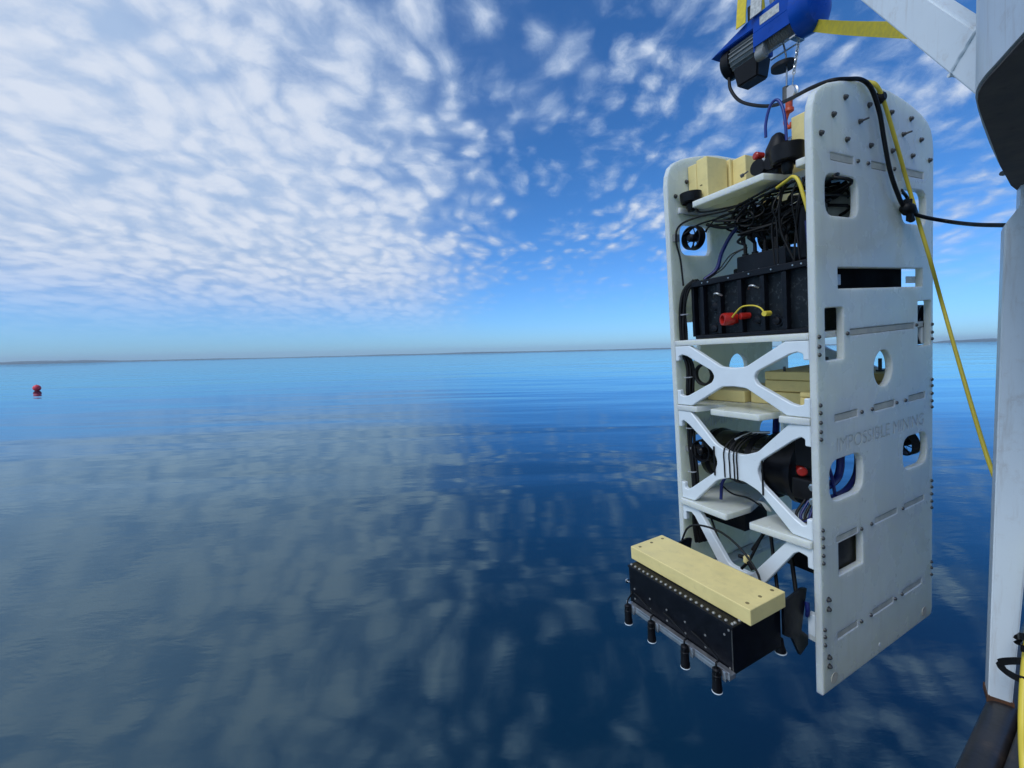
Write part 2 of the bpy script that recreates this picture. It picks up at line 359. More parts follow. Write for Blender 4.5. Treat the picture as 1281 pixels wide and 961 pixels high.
def sheet(name, loops, th, mat4, at, bev=0.0015):
    """flat plate cut from loops (first the outline, then holes), edges eased; at = position of its middle along the thickness"""
    def area(lp): return sum(lp[i - 1][0] * lp[i][1] - lp[i][0] * lp[i - 1][1] for i in range(len(lp))) / 2
    def inset(lp, d):
        out = []; n = len(lp)
        for i in range(n):
            e1 = (Vector(lp[i][:2]) - Vector(lp[i - 1][:2])); e2 = (Vector(lp[(i + 1) % n][:2]) - Vector(lp[i][:2]))
            e1.normalize(); e2.normalize(); m_ = Vector((-e1.y - e2.y, e1.x + e2.x))
            if m_.length < 1e-6: m_ = Vector((-e1.y, e1.x))
            m_.normalize(); c = max(0.4, m_.dot(Vector((-e1.y, e1.x)))); out.append(Vector(lp[i][:2]) + m_ * d / c)
        return out
    clean = []
    for k, lp in enumerate(loops):
        q = []
        for p in lp:
            p = Vector(p[:2])
            if not q or (p - q[-1]).length > 2e-4: q.append(p)
        if (q[0] - q[-1]).length < 2e-4: q.pop()
        if (area(q) > 0) != (k == 0): q.reverse()          # outline counter-clockwise, holes clockwise
        clean.append(q)
    caps = [inset(lp, bev) for lp in clean]
    pts = [p for lp in caps for p in lp]; edges = []; o = 0
    for lp in caps:
        n = len(lp); edges += [(o + i, o + (i + 1) % n) for i in range(n)]; o += n
    vs, es, fs, vo_, _, _ = delaunay_2d_cdt(pts, edges, [], 0, 1e-6)
    def solid(f_):
        c = sum((vs[i] for i in f_), Vector((0, 0))) / len(f_); k = False
        for lp in caps:
            for i in range(len(lp)):
                p, q = lp[i - 1], lp[i]
                if (p.y > c.y) != (q.y > c.y) and c.x < p.x + (c.y - p.y) / (q.y - p.y) * (q.x - p.x): k = not k
        return k
    fs = [f_ for f_ in fs if solid(f_)]
    back = {}
    for i, src in enumerate(vo_):
        for k in src: back[k] = i
    bm = bmesh.new(); h = th / 2
    up = [bm.verts.new((v.x, v.y, h)) for v in vs]; dn = [bm.verts.new((v.x, v.y, -h)) for v in vs]
    for f_ in fs:
        bm.faces.new([up[i] for i in f_]); bm.faces.new([dn[i] for i in reversed(f_)])
    o = 0
    for lp in clean:
        n = len(lp)
        a_ = [bm.verts.new((p.x, p.y, h - bev)) for p in lp]; b_ = [bm.verts.new((p.x, p.y, -h + bev)) for p in lp]
        for i in range(n):
            j = (i + 1) % n
            rows = [up[back[o + i]], a_[i], b_[i], dn[back[o + i]]], [up[back[o + j]], a_[j], b_[j], dn[back[o + j]]]
            for k in range(3):
                q = [rows[0][k], rows[0][k + 1], rows[1][k + 1], rows[1][k]]
                try: bm.faces.new(q)
                except ValueError: pass
        o += n
    bmesh.ops.recalc_face_normals(bm, faces=bm.faces)
    bmesh.ops.transform(bm, matrix=mat4 @ Matrix.Translation((0, 0, at)), verts=bm.verts)
    return mesh(name, bm)
def text_mesh(s, x0, x1, y0, y1, th, mirror=False):
    cu_ = bpy.data.curves.new('lettering', 'FONT'); cu_.body = s; cu_.size = 1; cu_.extrude = 0.5
    o = bpy.data.objects.new('lettering', cu_); me = bpy.data.meshes.new_from_object(o)
    bpy.data.objects.remove(o)
    xs = [v.co.x for v in me.vertices]; ys = [v.co.y for v in me.vertices]
    ax, bx, ay, by = min(xs), max(xs), min(ys), max(ys)
    for v in me.vertices:
        x = (v.co.x - ax) / (bx - ax); y = (v.co.y - ay) / (by - ay)
        if mirror: x = 1 - x
        v.co = (x0 + x * (x1 - x0), y0 + y * (y1 - y0), v.co.z * th)
    if mirror: me.flip_normals()
    me.materials.clear()
    return me
def carve(me, cutter):
    bm = bmesh.new(); bm.from_mesh(cutter); bmesh.ops.remove_doubles(bm, verts=bm.verts, dist=1e-6); bm.to_mesh(cutter); bm.free()
    bm = bmesh.new(); bm.from_mesh(me); bmesh.ops.remove_doubles(bm, verts=bm.verts, dist=1e-6); bm.to_mesh(me); bm.free()
    a = bpy.data.objects.new('a', me); b = bpy.data.objects.new('b', cutter)
    col.objects.link(a); col.objects.link(b)
    md = a.modifiers.new('cut', 'BOOLEAN'); md.operation = 'DIFFERENCE'; md.object = b; md.solver = 'EXACT'
    dg = bpy.context.evaluated_depsgraph_get()
    out = bpy.data.meshes.new_from_object(a.evaluated_get(dg))
    bpy.data.objects.remove(a); bpy.data.objects.remove(b)
    out.materials.clear()
    return out

# ------------------------------------------------------------------ setting: water, land, air
def build_setting():
    bm = bmesh.new()
    ring_r = [0.0, 12500.0]; n = 96
    c = bm.verts.new((0, 0, 0)); o = [bm.verts.new((12500 * math.sin(2 * math.pi * i / n), 12500 * math.cos(2 * math.pi * i / n), 0)) for i in range(n)]
    for i in range(n): bm.faces.new((c, o[(i + 1) % n], o[i]))
    bmesh.ops.recalc_face_normals(bm, faces=bm.faces)
    tag(link('water', mesh('water', bm), 'water'), kind='structure')
    # low wooded shores all round
    rnd = random.Random(3)
    bm = bmesh.new(); n = 2200; rows = []
    ph = [rnd.uniform(0, 6.28) for _ in range(12)]
    def hgt(az):
        s = 0
        for k in range(6): s += math.sin(az * (5 + 7.3 * k) + ph[k]) / (1 + 0.6 * k)
        h = 19 + 5 * s
        d = math.degrees(az)
        h += 26 * math.exp(-((d + 47.5) / 3.6) ** 2) + 10 * math.exp(-((d + 44) / 1.0) ** 2)
        h += 26 * math.exp(-((d - 47.6) / 1.5) ** 2) + 16 * math.exp(-((d - 45.2) / 0.9) ** 2)
        return max(12, h)
    for i in range(n):
        az = 2 * math.pi * i / n
        if az > math.pi: az -= 2 * math.pi
        h = hgt(az) + rnd.uniform(-2.5, 2.5)
        r0 = 8600 + 250 * math.sin(az * 9 + ph[7])
        rows.append([bm.verts.new((math.sin(az) * r, math.cos(az) * r, z)) for r, z in ((r0, -0.5), (r0 + 20, h * 0.55), (r0 + 500, h), (r0 + 1500, h * 0.9), (r0 + 2500, -0.5))])
    for i in range(n):
        a, b = rows[i], rows[(i + 1) % n]
        for k in range(4): bm.faces.new((a[k], b[k], b[k + 1], a[k + 1]))
    bmesh.ops.recalc_face_normals(bm, faces=bm.faces)
    tag(link('hills', mesh('hills', bm), 'land'), kind='structure')
    # air
    bm = bmesh.new(); box(bm, (-13000, -13000, -2), (13000, 13000, 135))
    hz = link('haze', mesh('haze', bm), None)
    m = bpy.data.materials.new('haze_air'); m.use_nodes = True; t = m.node_tree; t.nodes.clear()
    o = N(t, 'ShaderNodeOutputMaterial'); pv = N(t, 'ShaderNodeVolumePrincipled')
    pv.inputs['Color'].default_value = (0.82, 0.93, 1.0, 1); pv.inputs['Density'].default_value = 9e-5
    pv.inputs['Anisotropy'].default_value = 0.1
    t.links.new(pv.outputs[0], o.inputs['Volume']); hz.data.materials.append(m)
    tag(hz, kind='stuff', label='thin bluish summer haze lying over the whole lake', cat='haze')
build_setting()

# ------------------------------------------------------------------ red marker buoy
def build_buoy():
    p = WZ(46.5, 489.0, 0.0); r = 0.26
    root = empty('marker_buoy', Matrix.Translation((p.x, p.y, 0)))
    tag(root, 'round red marker buoy floating far out on the open water', 'buoy')
    bm = bmesh.new(); prof = []
    for i in range(13):
        a = -math.pi / 2 + math.pi * i / 12; prof.append((0.23 + r * math.sin(a), r * math.cos(a)))
    lathe(bm, (0, 0, 0), (0, 0, 1), prof, 24)
    link('float_ball', mesh('float_ball', bm, 60), 'buoy', root)
    bm = bmesh.new(); lathe(bm, (0, 0, 0.475), (0, 0, 1), [(0, 0.04), (0.02, 0.04), (0.03, 0.02), (0.05, 0.02)], 12)
    link('rope_eye', mesh('rope_eye', bm, 40), 'red', root)
build_buoy()

# ------------------------------------------------------------------ the boat the picture is taken from
RAIL_Z = CAM_H - 1.10
RD = Vector((0.83, 0.56, 0)).normalized()          # along the gunwale
IN = Vector((RD.y, -RD.x, 0))                      # inboard
def frame_matrix(o, x, y):
    z = x.cross(y); return Matrix(((x.x, y.x, z.x, o.x), (x.y, y.y, z.y, o.y), (x.z, y.z, z.z, o.z), (0, 0, 0, 1)))
def extrude_profile(bm, prof, o, xdir, zdir, along, s0, s1, mi=0, n=1):
    rows = []
    for k in range(n + 1):
        s = s0 + (s1 - s0) * k / n
        rows.append([bm.verts.new(o + xdir * a + zdir * b + along * s) for a, b in prof])
    m_ = len(prof)
    for a, b in zip(rows, rows[1:]):
        for i in range(m_):
            f_ = bm.faces.new((a[i], a[(i + 1) % m_], b[(i + 1) % m_], b[i])); f_.material_index = mi
    bm.faces.new(list(reversed(rows[0]))); bm.faces.new(rows[-1])
    bmesh.ops.recalc_face_normals(bm, faces=bm.faces)
def build_boat():
    o = WZ(1231, 872, RAIL_Z); o.z = 0
    root = empty('work_boat', Matrix.Translation((o.x, o.y, 0)))
    tag(root, 'dark hulled work boat with worn black gunwale under the white post', 'boat')
    Z = Vector((0, 0, 1)); O = Vector((0, 0, 0))
    def part(name, mat, prof, s0, s1, n=1, parent=root, sm=None):
        bm = bmesh.new(); extrude_profile(bm, prof, O, IN, Z, RD, s0, s1, n=n)
        return link(name, mesh(name, bm, sm), mat, parent)
    g = RAIL_Z
    rub = fillet([(0, g - 0.16), (0.0, g - 0.01), (0.075, g - 0.01), (0.075, g - 0.16)], 0.03, 6)
    part('rub_rail', 'gunwale', [tuple(p) for p in rub], -2.6, 4.0, 1, root, 40)
    part('gunwale', 'gunwale', [tuple(p) for p in fillet([(0.078, g - 0.10), (0.078, g + 0.004), (0.16, g + 0.004), (0.16, g - 0.10)], 0.008, 3)], -2.6, 4.0, 1, root, 40)
    part('hull_side', 'hull', [(0.03, g - 0.16), (0.10, g - 0.16), (0.22, -0.6), (0.16, -0.6)], -2.6, 4.0)
    part('bulwark', 'deck', [(0.10, g - 0.10), (0.14, g - 0.10), (0.14, g - 0.55), (0.10, g - 0.55)], -2.6, 4.0)
    part('deck', 'deck', [(0.10, g - 0.60), (4.2, g - 0.60), (4.2, g - 0.56), (0.10, g - 0.56)], -2.6, 4.0)
    part('hull_far_side', 'hull', [(4.2, -0.6), (4.2, g), (4.26, g), (4.26, -0.6)], -2.6, 4.0)
    part('shade_cabin', 'shade_cabin', [(1.5, g - 0.56), (1.5, g + 1.75), (3.9, g + 1.75), (3.9, g - 0.56)], -2.5, 1.2)  # unseen cabin, added and sized to dim the light on the near plate
build_boat()

# ------------------------------------------------------------------ white steel frame over the rail
HAX = RW @ Vector((0, 0, 1))                        # the frame leans as the robot does
def build_gantry():
    zs = CAM_H + 0.476
    base = WZ(1248, 876, RAIL_Z)
    root = empty('davit_frame', Matrix.Translation(base))
    tag(root, 'white painted steel davit with post, rounded overhead box and slanting boom', 'davit')
    inv = Matrix.Translation(-base)
    def part(name, bm, mat, sm=None, parent=root):
        me = mesh(name, bm, sm); me.transform(inv); return link(name, me, mat, parent)
    # post: slab facing the camera, chamfered shoulder, narrower neck
    zp = 1.36
    pl = D(1236, 872, zp); rh = (pl - CAMW); rh.z = 0; rh.normalize()
    rh = Matrix.Rotation(math.radians(7), 3, 'Z') @ rh
    ydir = (D(1257, 281, 1.335) - pl).normalized(); nrm = -(rh - ydir * rh.dot(ydir)).normalized(); x = ydir.cross(nrm).normalized()
    def onp(px_, py_):
        r_ = C2W @ ray(px_, py_); return CAMW + r_ * ((pl - CAMW).dot(nrm) / r_.dot(nrm))
    if (onp(1266, 872) - pl).dot(x) < 0: x = -x
    wid = (onp(1267, 872) - pl).dot(x)
    hs = (onp(1256, 281) - pl).dot(ydir)
    wtop = (onp(1335, 240) - pl).dot(x)
    prof = [(0, 0), (wid, 0), (wtop, hs + 0.30), (0.030, hs + 0.30), (0.030, hs + 0.05), (0, hs)]
    bm = bmesh.new(); extrude_profile(bm, prof, pl - nrm * 0.05, x, ydir, nrm, -0.02, 0.05)
    bmesh.ops.bevel(bm, geom=bm.edges[:], offset=0.004, segments=2, affect='EDGES')
    part('post', bm, 'paint')
    bm = bmesh.new(); extrude_profile(bm, [(-0.003, -0.014), (wid + 0.004, -0.014), (wid + 0.004, 0.006), (-0.003, 0.006)], pl - nrm * 0.05, x, ydir, nrm, -0.03, 0.053)
    part('foot_plate', bm, 'rust')
    # overhead box with rounded corner
    px = [(1330, -22), (1300, 18), (1281, 40), (1262, 61), (1246, 79), (1233, 93), (1225, 104), (1221, 113), (1220, 122), (1223, 136), (1229, 156), (1238, 180), (1250, 206), (1264, 230), (1281, 243)]
    pts = [WZ(a, b, zs) for a, b in px]
    d2 = (pts[-1] - pts[-2]).normalized()
    pts += [pts[-1] + d2 * 0.5, pts[-1] + d2 * 0.5 + IN * 1.0, pts[0] + Vector((0.75, -0.2, 0))]
    bm = bmesh.new()
    lo = [bm.verts.new(p) for p in pts]; hi = [bm.verts.new(p + HAX * 0.55) for p in pts]
    n = len(pts)
    for i in range(n): bm.faces.new((lo[i], lo[(i + 1) % n], hi[(i + 1) % n], hi[i]))
    bm.faces.new(hi); bm.faces.new(list(reversed(lo)))
    bmesh.ops.recalc_face_normals(bm, faces=bm.faces)
    part('overhead_box', bm, 'paint', 35)
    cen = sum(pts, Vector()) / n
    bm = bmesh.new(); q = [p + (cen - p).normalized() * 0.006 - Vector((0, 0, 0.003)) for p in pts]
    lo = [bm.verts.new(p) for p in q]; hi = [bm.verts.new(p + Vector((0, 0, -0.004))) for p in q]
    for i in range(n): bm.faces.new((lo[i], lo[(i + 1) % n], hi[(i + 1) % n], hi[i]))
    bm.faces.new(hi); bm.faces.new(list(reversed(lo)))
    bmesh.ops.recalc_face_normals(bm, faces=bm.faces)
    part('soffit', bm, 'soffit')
    # boom from the box up and out over the hoist
    a0 = D(1222, 68, 0.95); a1 = D(965, -118, 1.88)
    dv = (a1 - a0).normalized(); side = dv.cross(Vector((0, 0, 1))).normalized(); upv = side.cross(dv).normalized()
    L_ = (a1 - a0).length
    bm = bmesh.new(); extrude_profile(bm, [(-0.022, -0.042), (0.022, -0.042), (0.022, 0.042), (-0.022, 0.042)], a0, side, upv, dv, -0.12, L_ + 0.1)
    bmesh.ops.bevel(bm, geom=bm.edges[:], offset=0.005, segments=2, affect='EDGES')
    bo = part('boom', bm, 'paint')
    bm = bmesh.new(); rb = random.Random(5); q_ = []
    for s0, u0 in ((-1, -1), (1, -1), (1, 1), (-1, 1), (-1, -1)): q_.append(a0 + side * s0 * 0.023 + upv * u0 * 0.043 + dv * 0.012)
    w_ = []
    for p0, p1 in zip(q_, q_[1:]):
        for k in range(8): w_.append(p0.lerp(p1, k / 8) + Vector((rb.uniform(-1, 1), rb.uniform(-1, 1), rb.uniform(-1, 1))) * 0.0012)
    sweep(bm, w_, 0.0045, 6, 2); part('weld_bead', bm, 'paint', 60)
    # a small lug on the box
    bm = bmesh.new(); cyl(bm, D(1256, 217, 1.28), D(1254, 217, 1.25), 0.007, 8); part('bolt', bm, 'bolt')
    return a0, a1, dv, side, upv
BOOM = build_gantry()

# ------------------------------------------------------------------ the robot
UWID, VDEP, TH = 0.640, 0.873, 0.025
OFF = Vector((UWID / 2, -VDEP / 2, 0))
base_w = UW((-UWID / 2, VDEP / 2, 0))
MW = Matrix.Translation(base_w) @ RW.to_4x4()
robot = empty('underwater_robot', MW)
tag(robot, 'tall white underwater robot with open plate frame hanging from the hoist cable', 'robot')
def rp(name, me_or_bm, mat, parent=None, loc=(0, 0, 0), smooth=None):
    """part of the robot: meshes are written in u, v, h"""
    me = mesh(name, me_or_bm, smooth) if isinstance(me_or_bm, bmesh.types.BMesh) else me_or_bm
    if parent is None: return link(name, me, mat, robot, Vector(loc) + OFF)
    return link(name, me, mat, parent, Vector(loc))

TABS = [(1.913, 1.938, ((0.106, 0.253), (0.374, 0.484), (0.618, 0.782))), (1.309, 1.332, ((0.215, 0.705),)),
        (1.007, 1.032, ((0.107, 0.260), (0.377, 0.537), (0.654, 0.798))), (0.556, 0.578, ((0.105, 0.249), (0.378, 0.555), (0.614, 0.792))),
        (0.180, 0.204, ((0.102, 0.241), (0.354, 0.517), (0.602, 0.771)))]
half = [(0.0, 2.035), (0.007, 2.080), (0.025, 2.118), (0.055, 2.142), (0.10, 2.161), (0.17, 2.180), (0.26, 2.197), (0.36, 2.208)]
OUT = [Vector((0.0, 0.0)), Vector((VDEP - 0.028, 0.0)), Vector((VDEP - 0.008, 0.006)), Vector((VDEP, 0.03))]
OUT += [Vector((VDEP - a, b)) for a, b in half] + [Vector((a, b)) for a, b in reversed(half)]
HOLES = [rrect(0.070, 0.277, 1.728, 1.868, 0.045), rrect(0.600, 0.806, 1.728, 1.866, 0.045),
         rrect(0.141, 0.775, 1.479, 1.553, 0.004), rrect(0.056, 0.172, 1.229, 1.414, 0.010), rrect(0.735, 0.852, 1.232, 1.420, 0.010),
         circle(0.450, 1.168, 0.071), fillet([(0.606, 0.722), (0.819, 0.722), (0.819, 0.862), (0.606, 0.862)], 0.055),
         fillet([(0.066, 0.715), (0.292, 0.715), (0.292, 0.868), (0.066, 0.868)], 0.060), rrect(0.117, 0.284, 0.425, 0.552, 0.004)]
SLOTS = [rrect(a, b, z0, z1, 0.003) for z0, z1, vs in TABS for a, b in vs]
def letters(me, mat, parent):
    """each engraved letter a piece of its own"""
    bm = bmesh.new(); bm.from_mesh(me); bmesh.ops.remove_doubles(bm, verts=bm.verts, dist=1e-6)
    left = set(bm.faces); groups = []
    while left:
        st = [left.pop()]; g = []
        while st:
            f_ = st.pop(); g.append(f_)
            for e in f_.edges:
                for f2 in e.link_faces:
                    if f2 in left: left.remove(f2); st.append(f2)
        groups.append(g)
    for g in groups:
        ids = {}; co = []; fc = []
        for f_ in g:
            r_ = []
            for v in f_.verts:
                if v not in ids: ids[v] = len(co); co.append(v.co[:])
                r_.append(ids[v])
            fc.append(r_)
        m2 = bpy.data.meshes.new('letter'); m2.from_pydata(co, [], fc); rp('letter', m2, mat, parent)
    bm.free()
def build_plates():
    near = sheet('side_plate', [OUT] + HOLES + SLOTS, TH, VHU, -TH / 2, 0.003)
    tm = text_mesh('IMPOSSIBLE MINING', 0.118, 0.788, 0.893, 0.944, 0.004); tm.transform(VHU)
    near = carve(near, tm)
    npl = rp('side_plate', near, 'plastic'); npl['label'] = 'side plate with engraved lettering, cable and yellow rope over its top'
    tf = text_mesh('IMPOSSIBLE MINING', 0.119, 0.787, 0.894, 0.943, 0.001); tf.transform(VHU); tf.transform(Matrix.Translation((-0.0019, 0, 0)))
    letters(tf, 'letter', npl)
    far = sheet('side_plate', [OUT] + HOLES + SLOTS, TH, VHU, -UWID + TH / 2, 0.003)
    tm = text_mesh('IMPOSSIBLE MINING', 0.118, 0.788, 0.893, 0.944, 0.008, True); tm.transform(VHU); tm.transform(Matrix.Translation((-UWID + TH, 0, 0)))
    far = carve(far, tm)
    fpl = rp('side_plate', far, 'plastic')
    tf = text_mesh('IMPOSSIBLE MINING', 0.119, 0.787, 0.894, 0.943, 0.001, True); tf.transform(VHU); tf.transform(Matrix.Translation((-UWID + TH - 0.003, 0, 0)))
    letters(tf, 'brace', fpl)  # paler fill stands in for light glowing through the thin letter floors
    for z0, z1, vs in TABS:
        for a, b in vs:
            for u0, u1, pp in ((-TH - 0.01, -0.0022, npl), (-UWID + 0.0022, -UWID + TH + 0.01, fpl)):
                bm = bmesh.new(); box(bm, (u0, a + 0.0015, z0 + 0.0015), (u1, b - 0.0015, z1 - 0.0015), 0.001)
                rp('tab', bm, 'tab', pp)
    # fasteners
    def nut_mesh(r, h, stud):
        bm = bmesh.new(); lathe(bm, (0, 0, 0), (1, 0, 0), [(0, r * 1.35), (0.002, r * 1.35)], 14)
        lathe(bm, (0.002, 0, 0), (1, 0, 0), [(0, r), (h, r), (h + 0.001, r * 0.85)], 6)
        if stud: lathe(bm, (0.002 + h, 0, 0), (1, 0, 0), [(0, r * 0.55), (stud, r * 0.5)], 8)
        me = mesh('nut', bm, 30); me.materials.append(M['bolt']); return me
    def dome_mesh(r):
        bm = bmesh.new(); lathe(bm, (0, 0, 0), (1, 0, 0), [(0, r), (r * 0.4, r * 0.95), (r * 0.8, r * 0.6), (r * 0.95, r * 0.1)], 12)
        me = mesh('bolt', bm, 50); me.materials.append(M['bolt']); return me
    nut, nut_l, dome = nut_mesh(0.0075, 0.006, 0.003), nut_mesh(0.007, 0.007, 0.020), dome_mesh(0.0075)
    top = [(0.05, 1.991), (0.208, 1.991), (0.367, 1.991), (0.525, 1.991), (0.684, 1.991), (0.833, 1.991), (0.126, 2.062), (0.757, 2.062),
           (0.201, 2.130), (0.358, 2.130), (0.519, 2.130), (0.672, 2.130)]
    for v, h in top:
        rp('nut', nut, None, npl, (0.0, v, h)); rp('nut', nut, None, fpl, (-UWID + TH, v, h))
    for v, h in ((0.295, 2.064), (0.610, 2.063)): rp('nut', nut_l, None, npl, (0.0, v, h))
    bm = bmesh.new(); lathe(bm, (0, 0.431, 2.166), (1, 0, 0), [(0, 0.022), (0.012, 0.020), (0.02, 0.012)], 18); rp('grommet', bm, 'rubber', npl, smooth=30)
    side = [1.317, 1.283, 1.255, 1.079, 1.052, 1.018, 0.985, 0.958, 0.628, 0.599, 0.567, 0.534, 0.505, 0.252, 0.225, 0.193]
    for h in side:
        rp('bolt', dome, None, npl, (0, 0.0165, h)); rp('bolt', dome, None, npl, (0, VDEP - 0.012, h))
    for v, h in ((0.042, 0.360), (0.042, 0.323), (0.040, 0.137), (0.040, 0.102)): rp('nut', nut, None, npl, (0, v, h))
    for v, h in ((0.279, 1.926), (0.348, 1.926), (0.541, 1.926), (0.609, 1.926), (0.195, 1.318), (0.720, 1.321), (0.286, 1.018), (0.361, 1.018), (0.552, 1.018), (0.626, 1.018),
                 (0.274, 0.565), (0.348, 0.565), (0.600, 0.565), (0.266, 0.192), (0.337, 0.192), (0.532, 0.192), (0.590, 0.192)):
        rp('bolt', dome, None, npl, (0, v, h))
    for v in (0.074, 0.794):
        bm = bmesh.new(); lathe(bm, (0, v, 0.040), (1, 0, 0), [(0, 0.021), (0.0015, 0.021)], 20); rp('hole_plug', bm, 'tab', npl)
    bm = bmesh.new(); lathe(bm, (0, 0.406, 0.038), (1, 0, 0), [(0, 0.009), (0.001, 0.009)], 14); rp('hole_plug', bm, 'brace', npl)
    return npl, fpl
NEAR, FAR = build_plates()
U0, U1 = -UWID + TH, -TH                       # inner faces

def build_shelves():
    s = 0.001
    a, b = U0 + s, U1 - s
    top = fillet([(a, 0.058, 0.004), (-0.600, 0.058), (-0.600, 0.185), (-0.545, 0.185), (-0.525, 0.05), (-0.198, 0.045), (-0.176, 0.185), (-0.085, 0.185), (-0.085, 0.05), (b, 0.05, 0.004), (b, 0.82, 0.004), (a, 0.82, 0.004)], 0.008, 3)
    cut = rrect(-0.45, -0.19, 0.33, 0.55, 0.02)
    rp('shelf', sheet('shelf', [top, cut], 0.025, UVH, 1.9255, 0.002), 'plastic')
    rp('shelf', sheet('shelf', [fillet([(a, 0.0), (b, 0.0), (b, 0.86), (a, 0.86)], 0.003, 2)], 0.024, UVH, 1.3205, 0.002), 'plastic')
    m2 = fillet([(a, -0.004, 0.002), (-0.505, -0.004), (-0.470, 0.095), (-0.425, 0.095), (-0.418, -0.022), (-0.195, -0.030), (-0.172, 0.075), (-0.140, 0.075), (-0.130, -0.012), (b, -0.004, 0.002), (b, 0.86, 0.002), (-0.12, 0.86), (-0.16, 0.55), (-0.48, 0.55), (-0.52, 0.86), (a, 0.86, 0.002)], 0.006, 3)
    rp('shelf', sheet('shelf', [m2], 0.025, UVH, 1.0195, 0.002), 'plastic')
    l3 = fillet([(a, -0.012, 0.003), (-0.362, -0.022), (-0.352, 0.13), (-0.40, 0.30), (-0.40, 0.86), (a, 0.86, 0.003)], 0.012, 3)
    rp('shelf', sheet('shelf', [l3], 0.028, UVH, 0.567, 0.002), 'plastic')
    r3 = fillet([(-0.258, -0.022), (b, -0.012, 0.003), (b, 0.86, 0.003), (-0.22, 0.86), (-0.22, 0.30), (-0.252, 0.10)], 0.008, 3)
    rp('shelf', sheet('shelf', [r3], 0.028, UVH, 0.567, 0.002), 'plastic')
    for x0, x1 in ((a, -0.555), (-0.060, b)):
        rp('shelf', sheet('shelf', [rrect(x0, x1, 0.02, 0.84, 0.004)], 0.024, UVH, 0.192, 0.002), 'plastic')
build_shelves()

def quad_brace(q, cx, cy):
    """a quarter outline mirrored to a full X"""
    pts = [(x, y, r) for x, y, r in q]
    full = pts + [(-x, y, r) for x, y, r in reversed(pts) if x > 1e-6]
    low = [(x, -y, r) for x, y, r in full if y > 1e-6]
    full = full + list(reversed(low))
    return fillet([(cx + x, cy + y, r) for x, y, r in full], 0.01, 5)
def build_braces():
    cx = -UWID / 2
    w = -U1 - 0.0; e = (U1 - U0) / 2 - 0.001; lg = e - 0.019
    q1 = [(0.088, 0, 0.03), (0.103, 0.026, 0.03), (0.228, 0.090, 0.012), (0.255, 0.097, 0.008), (lg, 0.090, 0.008), (lg, 0.068, 0.006), (e, 0.068, 0.002), (e, 0.136, 0.002), (0.213, 0.136, 0.02), (0.055, 0.042, 0.06), (0.0, 0.038, 0.0)]
    for v, th in ((0.0125, 0.024), (VDEP - 0.02, 0.024)):
        rp('cross_brace', sheet('cross_brace', [quad_brace(q1, cx, 1.1705)], th, UHV, -v, 0.003), 'brace')
    q2 = [(0.090, 0, 0.05), (0.108, 0.048, 0.05), (0.232, 0.148, 0.012), (0.262, 0.166, 0.008), (lg, 0.160, 0.008), (lg, 0.135, 0.006), (e, 0.135, 0.002), (e, 0.212, 0.002), (0.222, 0.210, 0.02), (0.095, 0.080, 0.07), (0.035, 0.056, 0.07), (0.0, 0.055, 0.0)]
    for v, th in ((0.0125, 0.024), (VDEP - 0.02, 0.024)):
        rp('cross_brace', sheet('cross_brace', [quad_brace(q2, cx, 0.7945)], th, UHV, -v, 0.003), 'brace')
    c3 = cx; T3 = 0.552
    half3 = [(e, T3, 0.002), (e, T3 - 0.078, 0.002), (lg, T3 - 0.078, 0.006), (lg, T3 - 0.036, 0.008), (0.245, T3 - 0.030, 0.008), (0.226, T3 - 0.044, 0.012), (0.075, 0.285, 0.03), (0.06, 0.25, 0.01)]
    loop = [(c3 + x_, y_, r_) for x_, y_, r_ in half3] + [(c3 - x_, y_, r_) for x_, y_, r_ in reversed(half3)] + [(c3 - 0.205, T3, 0.02), (c3 - 0.05, 0.345, 0.04), (c3 + 0.05, 0.345, 0.04), (c3 + 0.205, T3, 0.02)]
    rp('cross_brace', sheet('cross_brace', [fillet(loop, 0.01, 5)], 0.024, UHV, -0.0125, 0.003), 'brace')
    # cable ties round the middle brace
    for u, r in ((-0.372, 0.0), (-0.347, 0), (-0.326, 0), (-0.312, 0)):
        bm = bmesh.new(); sweep(bm, [(u, -0.004, 0.738), (u, -0.005, 0.79), (u + 0.002, -0.004, 0.862), (u + 0.012, 0.05, 0.905), (u + 0.02, 0.12, 0.918)], 0.0028, 6, 4); rp('cable_tie', bm, 'rubber')
    for u, h0, h1 in ((-0.422, 0.735, 0.865), (-0.204, 0.705, 0.845)):
        bm = bmesh.new(); box(bm, (u - 0.003, -0.006, h0), (u + 0.003, -0.001, h1), 0.001); rp('cable_tie', bm, 'rubber')
build_braces()

